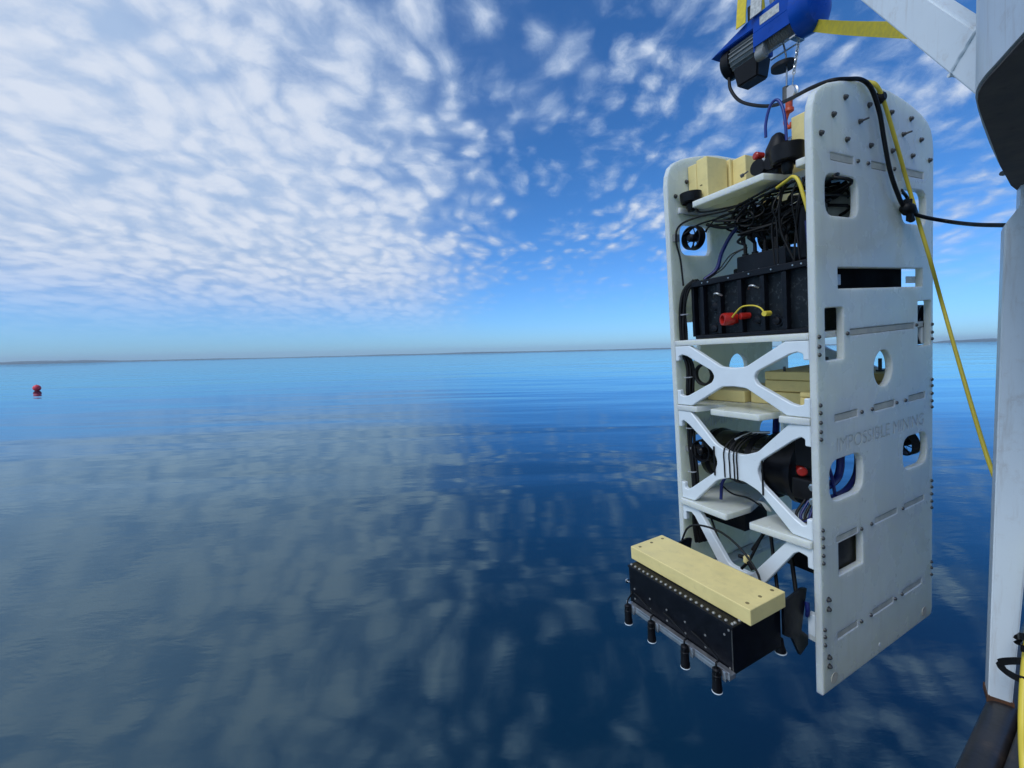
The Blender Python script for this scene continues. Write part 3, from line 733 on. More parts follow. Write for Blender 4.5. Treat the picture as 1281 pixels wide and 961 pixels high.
def build_foam():
    def fb(lo, hi, b=0.0045):
        bm = bmesh.new(); box(bm, lo, hi, b); return rp('foam_block', bm, 'foam')
    z = 1.9385
    fb((-0.612, 0.135, z), (-0.566, 0.27, 2.128)); fb((-0.565, 0.135, z), (-0.508, 0.27, 2.138))
    fb((-0.560, 0.285, z), (-0.505, 0.415, 2.14)); fb((-0.504, 0.30, z), (-0.440, 0.415, 2.135)); fb((-0.500, 0.46, z), (-0.42, 0.70, 2.15)); fb((-0.612, 0.46, z), (-0.505, 0.74, 2.16))
    fb((-0.182, 0.200, z), (-0.030, 0.325, 2.150)); fb((-0.170, 0.328, z), (-0.030, 0.415, 2.160)); fb((-0.16, 0.460, z), (-0.030, 0.74, 2.15))
    # second deck
    z = 1.0325
    fb((-0.60, 0.19, z), (-0.405, 0.50, 1.085)); fb((-0.33, 0.22, 1.088), (-0.13, 0.62, 1.135)); b = fb((-0.33, 0.22, 1.137), (-0.12, 0.62, 1.172))
    fb((-0.39, 0.21, z), (-0.13, 0.62, 1.086)); fb((-0.128, 0.12, z), (-0.035, 0.32, 1.085)); fb((-0.128, 0.12, 1.087), (-0.035, 0.32, 1.105))
    fb((-0.25, 0.63, z), (-0.045, 0.84, 1.088)); fb((-0.25, 0.63, 1.090), (-0.045, 0.84, 1.128))
    q_ = P(1101, 464, 0, -0.12); bm = bmesh.new(); cyl(bm, (-0.12, q_.y, 1.128), (-0.12, q_.y, 1.185), 0.007, 10); cyl(bm, (-0.12, q_.y, 1.128), (-0.12, q_.y, 1.136), 0.016, 6); rp('stud', bm, 'bolt')
    bm = bmesh.new(); cyl(bm, (-0.2, 0.45, 1.172), (-0.2, 0.45, 1.215), 0.006, 10); cyl(bm, (-0.2, 0.45, 1.172), (-0.2, 0.45, 1.178), 0.014, 6); rp('stud', bm, 'bolt')
    bm = bmesh.new(); cyl(bm, (-0.255, 0.24, 1.172), (-0.255, 0.24, 1.192), 0.005, 8); rp('stud', bm, 'bolt')
    # pencil marks on the upper foam
    for p0, p1 in (((-0.548, 2.02), (-0.535, 2.03)), ((-0.546, 2.035), (-0.538, 2.022))):
        bm = bmesh.new(); box(bm, (p0[0], 0.1338, min(p0[1], p1[1])), (p1[0], 0.1346, min(p0[1], p1[1]) + 0.003)); rp('pencil_mark', bm, 'ink')
build_foam()

def thruster(c, d, r=0.052, br=None, loops=8):
    """ducted propeller: duct, guard spokes, hub with nose, propeller"""
    c = Vector(c); d = Vector(d).normalized(); x, y = basis(d)
    bm = bmesh.new(); ring(bm, c, d, r, 0.007, 0.034, 30)
    th = rp('thruster', bm, 'black', smooth=35)
    bm = bmesh.new(); lathe(bm, c, d, [(-0.045, 0.003), (-0.036, 0.013), (-0.01, 0.017), (0.02, 0.017), (0.028, 0.010)], 16); rp('hub', bm, 'black', th, smooth=35)
    bm = bmesh.new()
    for k in range(loops):
        a = 2 * math.pi * k / loops + 0.2; e = x * math.cos(a) + y * math.sin(a)
        sweep(bm, [c + e * 0.012 - d * 0.02, c + e * (r - 0.004) - d * 0.016], 0.0024, 5, 1)
    rp('guard', bm, 'black', th)
    bm = bmesh.new()
    for k in range(3):
        a = 2 * math.pi * k / 3 + 0.5; e = x * math.cos(a) + y * math.sin(a); f2 = d.cross(e)
        v = [bm.verts.new(c + e * s + f2 * w + d * z_) for s, w, z_ in ((0.013, -0.006, -0.006), (0.040, -0.015, -0.008), (0.041, 0.012, 0.006), (0.013, 0.008, 0.006))]
        bm.faces.new(v)
    bmesh.ops.solidify(bm, geom=bm.faces[:], thickness=0.002)
    rp('propeller', bm, 'black', th)
    if br:
        bm = bmesh.new()
        for q in br: box(bm, *q, 0.002)
        rp('bracket', bm, 'grey', th)
    return th
V_ = (0, -1, 0)
thruster(P(867, 298, 1, 0.07), V_, 0.053, [((-0.636, 0.02, 1.785), (-0.600, 0.05, 1.818))])
thruster(P(879, 563.5, 1, 0.06), V_, 0.052, [((-0.640, 0.04, 0.80), (-0.582, 0.06, 0.825))])
thruster(P(1159, 405, 0, -0.05) - Vector((0, 0.088, 0)), (1, 0.15, 0), 0.088)
thruster(P(1133, 553, 0, -0.08), (0.6, 1, 0.2), 0.060)
def can(c, r, h):
    """upright thruster in a corner notch of the top shelf"""
    c = Vector(c); Z = Vector((0, 0, 1))
    bm = bmesh.new(); lathe(bm, c, Z, [(0.0, r * 0.82), (0.006, r * 0.95), (h * 0.6, r), (h, r * 1.02), (h, r * 0.88), (h * 0.3, r * 0.82)], 28, cap=False)
    th = rp('thruster', bm, 'black', smooth=35)
    bm = bmesh.new(); lathe(bm, c, Z, [(-0.035, 0.014), (-0.02, 0.020), (0.02, 0.020), (h * 0.8, 0.016), (h * 0.9, 0.004)], 16); rp('hub', bm, 'black', th, smooth=35)
    bm = bmesh.new()
    for k in range(6):
        a = k * math.pi / 3; e = Vector((math.cos(a), math.sin(a), 0))
        sweep(bm, [c + e * 0.015 + Z * 0.006, c + e * (r * 0.88) + Z * 0.008], 0.003, 5, 1)
    rp('guard', bm, 'black', th); return th
can((-0.568, 0.095, 1.948), 0.046, 0.045)
can((-0.140, 0.100, 1.955), 0.056, 0.060)

def build_top_gear():
    # black camera and connector cluster standing behind the upper right thruster
    bm = bmesh.new(); box(bm, (-0.270, 0.120, 1.9385), (-0.186, 0.22, 2.02), 0.012)
    cyl(bm, (-0.255, 0.10, 1.985), (-0.255, 0.14, 1.985), 0.030, 20); cyl(bm, (-0.205, 0.10, 1.985), (-0.205, 0.14, 1.985), 0.026, 20)
    g = rp('camera_housing', bm, 'black', smooth=35)
    bm = bmesh.new(); lathe(bm, (-0.215, 0.16, 2.015), (0.1, 0, 1), [(0, 0.040), (0.03, 0.040), (0.075, 0.022), (0.085, 0.010)], 20); rp('cable_gland', bm, 'black', g, smooth=35)
    bm = bmesh.new(); lathe(bm, (-0.252, 0.128, 2.028), (-0.3, -1, 0.1), [(0, 0.015), (0.03, 0.015), (0.034, 0.011)], 14); rp('cap', bm, 'red', g, smooth=35)
    bm = bmesh.new(); lathe(bm, (-0.232, 0.115, 2.004), (0, -1, 0), [(0, 0.008), (0.012, 0.008)], 12); rp('stud', bm, 'steel', g)
    bm = bmesh.new(); sweep(bm, [(-0.292, 0.10, 1.985), (-0.31, 0.09, 1.975)], 0.003, 6, 2); lathe(bm, (-0.316, 0.087, 1.972), (1, 0.3, 0.3), [(0, 0.007), (0.012, 0.007)], 10); rp('pin', bm, 'bolt', g)
    # blue loop of cable above
    a = P(958, 172, 1, 0.16); b = P(984, 176, 1, 0.16)
    bm = bmesh.new(); sweep(bm, [a, P(958, 155, 1, 0.16), P(963, 134, 1, 0.165), P(971, 125, 1, 0.17), P(978, 132, 1, 0.17), P(982, 150, 1, 0.165), b], 0.0055, 8, 8); rp('cable', bm, 'blue_hose', smooth=60)
    # lifting bar between the side plates and its eye
    bm = bmesh.new(); cyl(bm, (U0, 0.4365, 2.10), (U1, 0.4365, 2.10), 0.016, 16); rp('lifting_bar', bm, 'steel', smooth=40)
    bm = bmesh.new(); sweep(bm, [Vector((-0.32, 0.4365 + 0.028 * math.cos(t_), 2.128 + 0.042 * math.sin(t_))) for t_ in [i * math.pi / 6 for i in range(13)]], 0.006, 8, 2); rp('shackle', bm, 'steel', smooth=60)
build_top_gear()

def build_battery():
    # case with a frame of bars and recessed panels
    bm = bmesh.new(); box(bm, (-0.545, 0.085, 1.334), (-0.052, 0.52, 1.572), 0.004)
    c = rp('battery_case', bm, 'batt')
    for lo, hi in (((-0.556, 0.050, 1.566), (-0.030, 0.083, 1.592)), ((-0.540, 0.052, 1.334), (-0.032, 0.083, 1.350))):
        bm = bmesh.new(); box(bm, lo, hi, 0.003); rp('rail', bm, 'black_metal', c)
    for u in (-0.500, -0.415, -0.318, -0.222, -0.138, -0.048):
        bm = bmesh.new(); box(bm, (u - 0.009, 0.056, 1.3505), (u + 0.009, 0.083, 1.5655), 0.002); rp('rib', bm, 'black_metal', c)
    bm = bmesh.new(); box(bm, (-0.560, 0.06, 1.345), (-0.5465, 0.45, 1.575), 0.002); rp('end_plate', bm, 'black_metal', c)
    # red caps, lanyard, latches, vents
    bm = bmesh.new(); d = Vector((-0.45, -0.9, 0.02)); lathe(bm, (-0.352, 0.06, 1.409), d, [(-0.03, 0.018), (0, 0.022), (0.004, 0.026), (0.040, 0.026), (0.046, 0.024), (0.046, 0.017), (0.030, 0.016)], 24); rp('cap', bm, 'red', c, smooth=30)
    bm = bmesh.new(); lathe(bm, (-0.300, 0.060, 1.416), (-0.5, -0.9, 0), [(-0.02, 0.012), (0.018, 0.014), (0.02, 0.01)], 16); rp('cap', bm, 'red', c, smooth=30)
    y = 0.03
    bm = bmesh.new(); sweep(bm, [(-0.335, y, 1.415), (-0.320, y, 1.430), (-0.290, y, 1.452), (-0.245, y, 1.452), (-0.215, y, 1.440), (-0.200, y, 1.422)], 0.0032, 6, 6); cyl(bm, (-0.197, y - 0.004, 1.416), (-0.197, 0.06, 1.416), 0.010, 14); rp('lanyard', bm, 'yellow', c, smooth=60)
    for u, h in ((-0.252, 1.524), (-0.412, 1.516)):
        bm = bmesh.new(); sweep(bm, [(u - 0.02, 0.05, h - 0.004), (u - 0.006, 0.035, h + 0.006), (u + 0.010, 0.035, h + 0.004), (u + 0.020, 0.05, h - 0.004)], 0.0045, 8, 4); rp('latch', bm, 'steel', c, smooth=60)
    for u, h, r in ((-0.445, 1.470, 0.026), (-0.255, 1.395, 0.024), (-0.180, 1.385, 0.022), (-0.455, 1.375, 0.024)):
        bm = bmesh.new(); lathe(bm, (u, 0.085, h), (0, -1, 0), [(0, r), (0.008, r), (0.008, r * 0.7), (0.016, r * 0.66), (0.02, r * 0.3)], 18); rp('connector', bm, 'black_metal', c, smooth=30)
    for u in (-0.49, -0.46, -0.36, -0.27, -0.18, -0.10, -0.07):
        bm = bmesh.new(); lathe(bm, (u, 0.05, 1.579), (0, -1, 0), [(0, 0.004), (0.003, 0.003)], 8); rp('bolt', bm, 'steel', c)
    # electronics box on top, with plugs
    bm = bmesh.new(); box(bm, (-0.400, 0.16, 1.592), (-0.19, 0.34, 1.672), 0.005); e = rp('electronics_box', bm, 'black_metal')
    for k in range(5):
        u = -0.385 + 0.044 * k
        bm = bmesh.new(); lathe(bm, (u, 0.20, 1.672), (0, 0, 1), [(0, 0.013), (0.012, 0.013), (0.014, 0.008), (0.05, 0.007), (0.055, 0.004)], 12); rp('plug', bm, 'rubber', e, smooth=40)
    for u in (-0.37, -0.30, -0.22):
        bm = bmesh.new(); lathe(bm, (u, 0.16, 1.604), (0, -1, 0), [(0, 0.004), (0.003, 0.003)], 8); rp('bolt', bm, 'steel', e)
    bm = bmesh.new(); box(bm, (-0.125, 0.125, 1.60), (-0.045, 0.180, 1.80), 0.01); rp('control_housing', bm, 'black_metal')
    bm = bmesh.new(); lathe(bm, (-0.15, 0.40, 1.70), (0.1, 0.1, 1), [(0, 0.05), (0.01, 0.075), (0.15, 0.078), (0.19, 0.06), (0.205, 0.02)], 24); rp('float_bottle', bm, 'tab', smooth=40)
    bm = bmesh.new(); cyl(bm, (-0.40, 0.36, 1.76), (-0.20, 0.36, 1.76), 0.055, 24); rp('sensor_tube', bm, 'tape', smooth=35)
    bm = bmesh.new(); box(bm, (-0.52, 0.30, 1.60), (-0.04, 0.50, 1.645), 0.006); rp('cable_tray', bm, 'black_metal')
    # black pack showing through the wide slot of the side plate
    bm = bmesh.new(); box(bm, (-0.050, 0.13, 1.470), (-0.032, 0.68, 1.560), 0.003); k_ = rp('slot_pack', bm, 'matte')
    bm = bmesh.new(); box(bm, (-0.0315, 0.150, 1.495), (-0.026, 0.212, 1.533), 0.002); rp('clip', bm, 'plastic', k_)
    bm = bmesh.new(); box(bm, (-0.030, 0.705, 1.497), (-0.027, 0.80, 1.525), 0.002); rp('clip', bm, 'plastic', k_)
build_battery()

def build_cables():
    rnd = random.Random(11)
    def cab(pts, r=0.005, mat='rubber', n=8):
        bm = bmesh.new(); sweep(bm, pts, r, 7, n); return rp('cable', bm, mat, smooth=60)
    # tangle between top shelf and electronics
    for k in range(34):
        u0 = -0.385 + 0.044 * rnd.randrange(5); p = [Vector((u0, 0.20, 1.72))]
        tgt = Vector((rnd.uniform(-0.44, -0.08), rnd.uniform(0.12, 0.40), rnd.uniform(1.76, 1.90)))
        p.append(Vector((u0 + rnd.uniform(-0.02, 0.02), 0.19, rnd.uniform(1.75, 1.79))))
        for _ in range(3):
            p.append(tgt + Vector((rnd.uniform(-0.10, 0.10), rnd.uniform(-0.07, 0.07), rnd.uniform(-0.05, 0.05))))
        p.append(Vector((rnd.choice((-0.50, -0.10, -0.30)), rnd.uniform(0.2, 0.45), rnd.uniform(1.80, 1.90))))
        cab(p, rnd.choice((0.0035, 0.0045, 0.006)), 'rubber', 6)
    for k in range(8):
        u0 = rnd.uniform(-0.19, -0.045); v0 = rnd.uniform(0.07, 0.13)
        cab([(u0, v0 + 0.05, 1.905), (u0 + rnd.uniform(-0.03, 0.03), v0, rnd.uniform(1.80, 1.86)), (min(-0.04, u0 + rnd.uniform(-0.05, 0.05)), v0 + rnd.uniform(-0.02, 0.02), rnd.uniform(1.69, 1.76)), (min(-0.04, u0 + rnd.uniform(-0.03, 0.03)), v0 + 0.01, 1.60)], rnd.choice((0.003, 0.004, 0.0045)), 'rubber', 6)
    for k in range(5):
        c0 = Vector((rnd.uniform(-0.36, -0.16), rnd.uniform(0.11, 0.16), rnd.uniform(1.80, 1.85))); r0 = rnd.uniform(0.03, 0.05)
        cab([c0 + Vector((r0 * math.cos(t_), 0.01 * math.sin(2 * t_ + k), r0 * 0.8 * math.sin(t_))) for t_ in [i * math.pi / 5 + k for i in range(10)]], 0.004, 'rubber', 5)
    # runs under the top shelf to the far side and down
    cab([(-0.14, 0.10, 1.90), (-0.24, 0.10, 1.885), (-0.38, 0.09, 1.862), (-0.50, 0.06, 1.868), (-0.580, 0.03, 1.85), (-0.592, 0.015, 1.79), (-0.585, 0.03, 1.70), (-0.575, 0.03, 1.58)], 0.0045)
    cab([(-0.12, 0.12, 1.89), (-0.26, 0.11, 1.872), (-0.40, 0.10, 1.845), (-0.52, 0.08, 1.84), (-0.578, 0.05, 1.81)], 0.004)
    cab([(-0.545, 0.09, 1.92), (-0.50, 0.08, 1.888), (-0.40, 0.10, 1.875), (-0.28, 0.14, 1.872)], 0.004)
    cab([(-0.32, 0.25, 1.86), (-0.42, 0.20, 1.805), (-0.48, 0.18, 1.72), (-0.50, 0.16, 1.64), (-0.535, 0.12, 1.60)], 0.009, 'navy')
    cab([(-0.51, 0.12, 1.84), (-0.44, 0.14, 1.808), (-0.38, 0.17, 1.81), (-0.33, 0.22, 1.85)], 0.007)
    for dx in (0.0, 0.02): cab([(-0.36 + dx, 0.15, 1.70), (-0.40 + dx, 0.12, 1.68), (-0.44 + dx, 0.10, 1.63), (-0.50 + dx, 0.09, 1.60)], 0.0025)
    # bundle down the inside of the far plate
    for k in range(7):
        o = Vector((rnd.uniform(-0.012, 0.012), rnd.uniform(-0.012, 0.012), 0))
        pts = [(-0.535, 0.07, 1.600), (-0.575, 0.045, 1.56), (-0.590, 0.035, 1.48), (-0.592, 0.035, 1.38), (-0.592, 0.04, 1.28), (-0.575, 0.05, 1.20), (-0.578, 0.045, 1.10), (-0.592, 0.06, 1.02), (-0.590, 0.05, 0.85), (-0.575, 0.045, 0.70), (-0.578, 0.05, 0.58), (-0.585, 0.05, 0.45), (-0.57, 0.05, 0.36)]
        cab([Vector(p) + o + Vector((rnd.uniform(-0.004, 0.004), rnd.uniform(-0.004, 0.004), 0)) for p in pts], rnd.choice((0.006, 0.007, 0.008)), 'rubber', 5)
    for h in (1.45, 1.16, 0.92, 0.71):
        bm = bmesh.new(); ring(bm, (-0.590 if h > 1.3 else -0.582, 0.04, h), (0, 0, 1), 0.021, 0.002, 0.005, 14); rp('cable_tie', bm, 'plastic')
    # coil hung on brace
    bm = bmesh.new()
    for k in range(3):
        q = [Vector((-0.505 + 0.043 * math.cos(t_), 0.05 + 0.006 * k, 1.172 + 0.045 * math.sin(t_))) for t_ in [i * math.pi / 8 for i in range(17)]]
        sweep(bm, q, 0.006, 7, 2)
    rp('cable_coil', bm, 'rubber', smooth=60)
    cab([P(1028, 244, 0, -0.04), P(1050, 244, 0, -0.045), P(1075, 248, 0, -0.05), P(1100, 256, 0, -0.06)], 0.004)
    # yellow hose inside the near plate
    cab([P(972, 235, 1, 0.10), P(983, 227, 1, 0.07), P(992, 221, 1, 0.05), P(999, 227, 1, 0.045), P(1005, 245, 1, 0.045), P(1010, 262, 1, 0.05), (-0.040, 0.06, 1.70), (-0.036, 0.055, 1.55), (-0.031, 0.05, 1.45), (-0.036, 0.06, 1.36)], 0.0062, 'yellow')
    cab([(-0.045, 0.04, 1.72), (-0.038, 0.04, 1.6), (-0.040, 0.045, 1.5)], 0.006, 'navy')
    # thick blue hoses behind the lower openings of the near plate
    def zq(x, y, u): return P(1010 + x / 7.535, 520 + y / 7.535, 0, u)
    cab([zq(310, 330, -0.06), zq(312, 420, -0.06), zq(308, 500, -0.06), zq(285, 580, -0.06), zq(230, 640, -0.06), zq(140, 690, -0.06)], 0.014, 'navy')
    cab([zq(470, 330, -0.05), zq(472, 450, -0.05), zq(450, 570, -0.05), zq(380, 680, -0.05), zq(290, 745, -0.05), zq(170, 800, -0.05)], 0.011, 'navy')
    cab([zq(200, 480, -0.045), zq(225, 560, -0.045), zq(245, 660, -0.045), zq(265, 760, -0.045)], 0.006, 'navy')
    cab([(-0.06, 0.60, 0.80), (-0.05, 0.68, 0.83), (-0.05, 0.76, 0.86), (-0.06, 0.80, 0.90)], 0.010, 'navy')
    cab([(-0.33, 0.30, 1.01), (-0.315, 0.27, 0.95), (-0.30, 0.24, 0.90)], 0.014, 'navy')
    cab([(-0.36, 0.12, 0.735), (-0.42, 0.10, 0.72), (-0.45, 0.08, 0.68), (-0.455, 0.07, 0.60)], 0.007, 'navy')
    cab([(-0.48, 0.10, 0.66), (-0.42, 0.10, 0.63), (-0.34, 0.10, 0.63), (-0.29, 0.12, 0.60)], 0.004)
    for k in range(4):
        cab([(-0.10 + 0.012 * k, 0.10, 0.70), (-0.11 + 0.016 * k, 0.05, 0.645), (-0.08 + 0.010 * k, 0.04, 0.632), (-0.045, 0.06, 0.66 + 0.01 * k)], 0.005, 'navy' if k % 2 else 'rubber')
    for k in range(3):
        cab([(-0.33, 0.14, 0.60 + 0.004 * k), (-0.29 + 0.006 * k, 0.11, 0.625), (-0.265 + 0.008 * k, 0.11, 0.60), (-0.28, 0.14, 0.584)], 0.004, 'plastic_cut')
    # rods and hoses hanging below the third deck
    for a, b, r in (((-0.285, 0.15, 0.55), (-0.185, 0.04, 0.30), 0.007), ((-0.25, 0.12, 0.55), (-0.33, 0.10, 0.40), 0.007), ((-0.262, 0.12, 0.55), (-0.33, 0.08, 0.36), 0.006), ((-0.215, 0.16, 0.55), (-0.12, 0.06, 0.28), 0.008), ((-0.545, 0.08, 0.55), (-0.40, 0.02, 0.34), 0.005)):
        bm = bmesh.new(); sweep(bm, [a, (Vector(a) + Vector(b)) / 2, b], r, 8, 3); rp('rod', bm, 'rubber', smooth=60)
    cab([P(853, 676, 1, -0.04), P(860, 661, 1, -0.05), P(874, 657, 1, -0.06), P(900, 665, 1, -0.08), P(925, 685, 1, -0.09), P(945, 712, 1, -0.10), P(952, 730, 1, -0.11)], 0.0045)
    bm = bmesh.new(); c = P(933, 699, 1, -0.06); lathe(bm, c + Vector((0, 0, -0.014)), (0.2, 0, 1), [(0, 0.010), (0.02, 0.013), (0.03, 0.008)], 12); rp('valve_knob', bm, 'foam', smooth=40)
    bm = bmesh.new(); sweep(bm, [c + Vector((-0.03, 0, 0.0)), c, c + Vector((0.03, 0, -0.035))], 0.008, 8, 3); sweep(bm, [c + Vector((-0.02, 0, -0.05)), c + Vector((0.01, 0, -0.01))], 0.006, 8, 2); rp('valve', bm, 'rubber', smooth=60)
    bm = bmesh.new(); box(bm, (-0.612, 0.12, 0.460), (-0.375, 0.28, 0.552), 0.004); rp('manifold', bm, 'black')
    bm = bmesh.new(); box(bm, (-0.200, 0.13, 0.385), (-0.030, 0.42, 0.552), 0.004); rp('manifold', bm, 'black')
    bm = bmesh.new(); box(bm, (-0.60, 0.06, 0.36), (-0.55, 0.12, 0.43), 0.006); rp('junction_box', bm, 'black')
build_cables()

def build_pressure_hull():
    c = (0, 0.235, 0.765)
    bm = bmesh.new(); cyl(bm, (-0.600, c[1], c[2]), (-0.30, c[1], c[2]), 0.118, 40); h = rp('pressure_hull', bm, 'tape', smooth=35)
    bm = bmesh.new(); lathe(bm, (-0.30, c[1], c[2]), (1, 0, 0), [(0, 0.118), (0.002, 0.140), (0.024, 0.142), (0.026, 0.122), (0.112, 0.122), (0.114, 0.138), (0.135, 0.138), (0.138, 0.08)], 40); rp('end_cap', bm, 'black_metal', h, smooth=30)
    me = None
    for k in range(18):
        a = 2 * math.pi * k / 18
        if me is None:
            bm = bmesh.new(); lathe(bm, (0, 0, 0), (-1, 0, 0), [(0, 0.0045), (0.004, 0.004)], 8); me = mesh('bolt', bm); me.materials.append(M['steel'])
        link('bolt', me, None, h, Vector((-0.2985, c[1] + 0.130 * math.cos(a), c[2] + 0.130 * math.sin(a))))
    for u in (-0.56, -0.44, -0.36):
        bm = bmesh.new(); ring(bm, (u, c[1], c[2]), (1, 0, 0), 0.124, 0.006, 0.022, 36); rp('clamp_band', bm, 'black_metal', h, smooth=35)
    # connectors at the near end
    bm = bmesh.new(); lathe(bm, (-0.128, 0.12, 0.80), (0.6, -0.8, 0), [(-0.03, 0.014), (0, 0.014), (0.004, 0.018), (0.026, 0.018), (0.030, 0.013)], 18); rp('cap', bm, 'red', h, smooth=30)
    bm = bmesh.new(); box(bm, (-0.15, 0.09, 0.69), (-0.045, 0.145, 0.775), 0.008); box(bm, (-0.14, 0.10, 0.82), (-0.07, 0.15, 0.985), 0.006); rp('valve_block', bm, 'black', h)
    for hh in (0.70, 0.755):
        bm = bmesh.new(); lathe(bm, (-0.065, 0.088, hh), (0.3, -1, 0), [(0, 0.016), (0.012, 0.016), (0.014, 0.010), (0.03, 0.009)], 8); rp('fitting', bm, 'steel', h, smooth=30)
    bm = bmesh.new(); sweep(bm, [(-0.41, 0.12, 0.875), (-0.36, 0.16, 0.905), (-0.30, 0.20, 0.91)], 0.006, 8, 4); rp('tube', bm, 'alu', h, smooth=60)
build_pressure_hull()

def build_collector():
    bm = bmesh.new(); box(bm, (-0.572, -0.390, 0.206), (-0.068, -0.130, 0.372), 0.003)
    c = rp('collector_box', bm, 'black_metal'); c['label'] = 'black collector box with cream foam slab bolted to the front'
    bm = bmesh.new(); box(bm, (-0.575, -0.393, 0.3725), (-0.065, -0.128, 0.3795), 0.002); rp('lid', bm, 'black_metal', c)
    bm = bmesh.new(); box(bm, (-0.605, -0.343, 0.3815), (-0.035, -0.152, 0.439), 0.003); rp('foam_slab', bm, 'foam', c)
    bm = bmesh.new(); box(bm, (-0.57, -0.30, 0.3793), (-0.07, -0.20, 0.3817)); rp('spacer', bm, 'black', c)
    for u in (-0.575, -0.065):
        for v in (-0.315, -0.247, -0.180):
            bm = bmesh.new(); lathe(bm, (u, v, 0.439), (0, 0, 1), [(0, 0.0065), (0.0008, 0.0065)], 12); rp('bolt_hole', bm, 'ink', c)
    bm = bmesh.new(); lathe(bm, (0, 0, 0), (0, 0, 1), [(0, 0.006), (0.003, 0.006), (0.006, 0.003)], 10); me = mesh('bolt', bm, 40); me.materials.append(M['screw'])
    n = 21
    for k in range(n): rp('bolt', me, None, c, (-0.565 + (0.488) * k / (n - 1), -0.378, 0.3795))
    for k in range(10): rp('bolt', me, None, c, (-0.0765, -0.366 + 0.024 * k, 0.3795))
    bm = bmesh.new(); lathe(bm, (0, 0, 0), (0, -1, 0), [(0, 0.0045), (0.002, 0.004)], 8); me = mesh('screw', bm, 40); me.materials.append(M['screw'])
    for u in (-0.54, -0.45, -0.36, -0.27, -0.18, -0.10):
        for h in (0.335, 0.285, 0.240):
            if (u * 100 + h * 1000) % 3 < 2: rp('screw', me, None, c, (u, -0.3902, h))
    for h in (0.360, 0.222): rp('screw', me, None, c, (-0.083, -0.3902, h))
    bm = bmesh.new(); cyl(bm, (-0.070, -0.392, 0.21), (-0.070, -0.392, 0.366), 0.0022, 6); rp('edge_trim', bm, 'bolt', c)
    # light coloured rail under the front edge
    bm = bmesh.new(); box(bm, (-0.560, -0.425, 0.2045), (-0.060, -0.393, 0.222), 0.002); box(bm, (-0.560, -0.425, 0.222), (-0.060, -0.421, 0.234), 0.001); r = rp('mount_rail', bm, 'alu', c)
    for k, u in enumerate((-0.533, -0.398, -0.232, -0.098)):
        bm = bmesh.new()
        lathe(bm, (u, -0.440, 0.236), (0, 0, -1), [(0, 0.008), (0.004, 0.0135), (0.022, 0.0135), (0.024, 0.0150), (0.062, 0.0150), (0.066, 0.0165), (0.082, 0.0165)], 20, 0)
        lathe(bm, (u, -0.440, 0.154), (0, 0, -1), [(0, 0.0168), (0.002, 0.0176), (0.004, 0.0168)], 20, 1)
        box(bm, (u + 0.016, -0.434, 0.200), (u + 0.030, -0.426, 0.236), 0.002, 2)
        me = mesh('nozzle_lamp', bm, 35)
        for q in ('black', 'brace', 'alu'): me.materials.append(M[q])
        rp('nozzle_lamp', me, None, c)
        bm = bmesh.new(); sweep(bm, [(u, -0.440, 0.235), (u - 0.003, -0.436, 0.250), (u - 0.012, -0.418, 0.254), (max(u - 0.10, -0.55), -0.398, 0.262), (max(u - 0.14, -0.556), -0.396, 0.268)], 0.0035, 6, 5); rp('lamp_cable', bm, 'rubber', c, smooth=60)
    for u in (-0.54, -0.08):
        bm = bmesh.new(); lathe(bm, (u, -0.118, 0.225), (0, 0, -1), [(0, 0.010), (0.03, 0.014), (0.045, 0.019), (0.050, 0.019)], 18, 0); lathe(bm, (u, -0.118, 0.175), (0, 0, -1), [(0, 0.0205), (0.004, 0.0205)], 18, 1)
        me = mesh('nozzle_lamp', bm, 35); me.materials.append(M['black']); me.materials.append(M['brace']); rp('nozzle_lamp', me, None, c)
    bm = bmesh.new(); lathe(bm, (-0.575, -0.385, 0.296), (-1, 0, 0), [(0, 0.004), (0.012, 0.004), (0.013, 0.009), (0.020, 0.009)], 12); rp('knob', bm, 'steel', c)
    # faint stamped text on the foam front
    tm = text_mesh('BUOYANCY FOAM', 0, 1, 0, 1, 1) if False else None
    br = fillet([(-0.132, 0.380), (-0.02, 0.396), (0.012, 0.388), (-0.028, 0.235), (0.012, 0.200), (0.012, 0.165), (-0.040, 0.140), (-0.085, 0.225), (-0.132, 0.255)], 0.006, 3)
    for u in (-0.060, -UWID + 0.060):
        rp('bracket', sheet('bracket', [br], 0.010, VHU, u, 0.001), 'black_metal', c)
    bm = bmesh.new(); sweep(bm, [(-0.05, 0.00, 0.34), (-0.045, -0.005, 0.31), (-0.05, 0.0, 0.285)], 0.008, 8, 4); rp('hose', bm, 'navy', c, smooth=60)
    bm = bmesh.new(); box(bm, (-0.06, 0.02, 0.20), (-0.028, 0.045, 0.285), 0.003); rp('mount_block', bm, 'brace', c)
build_collector()

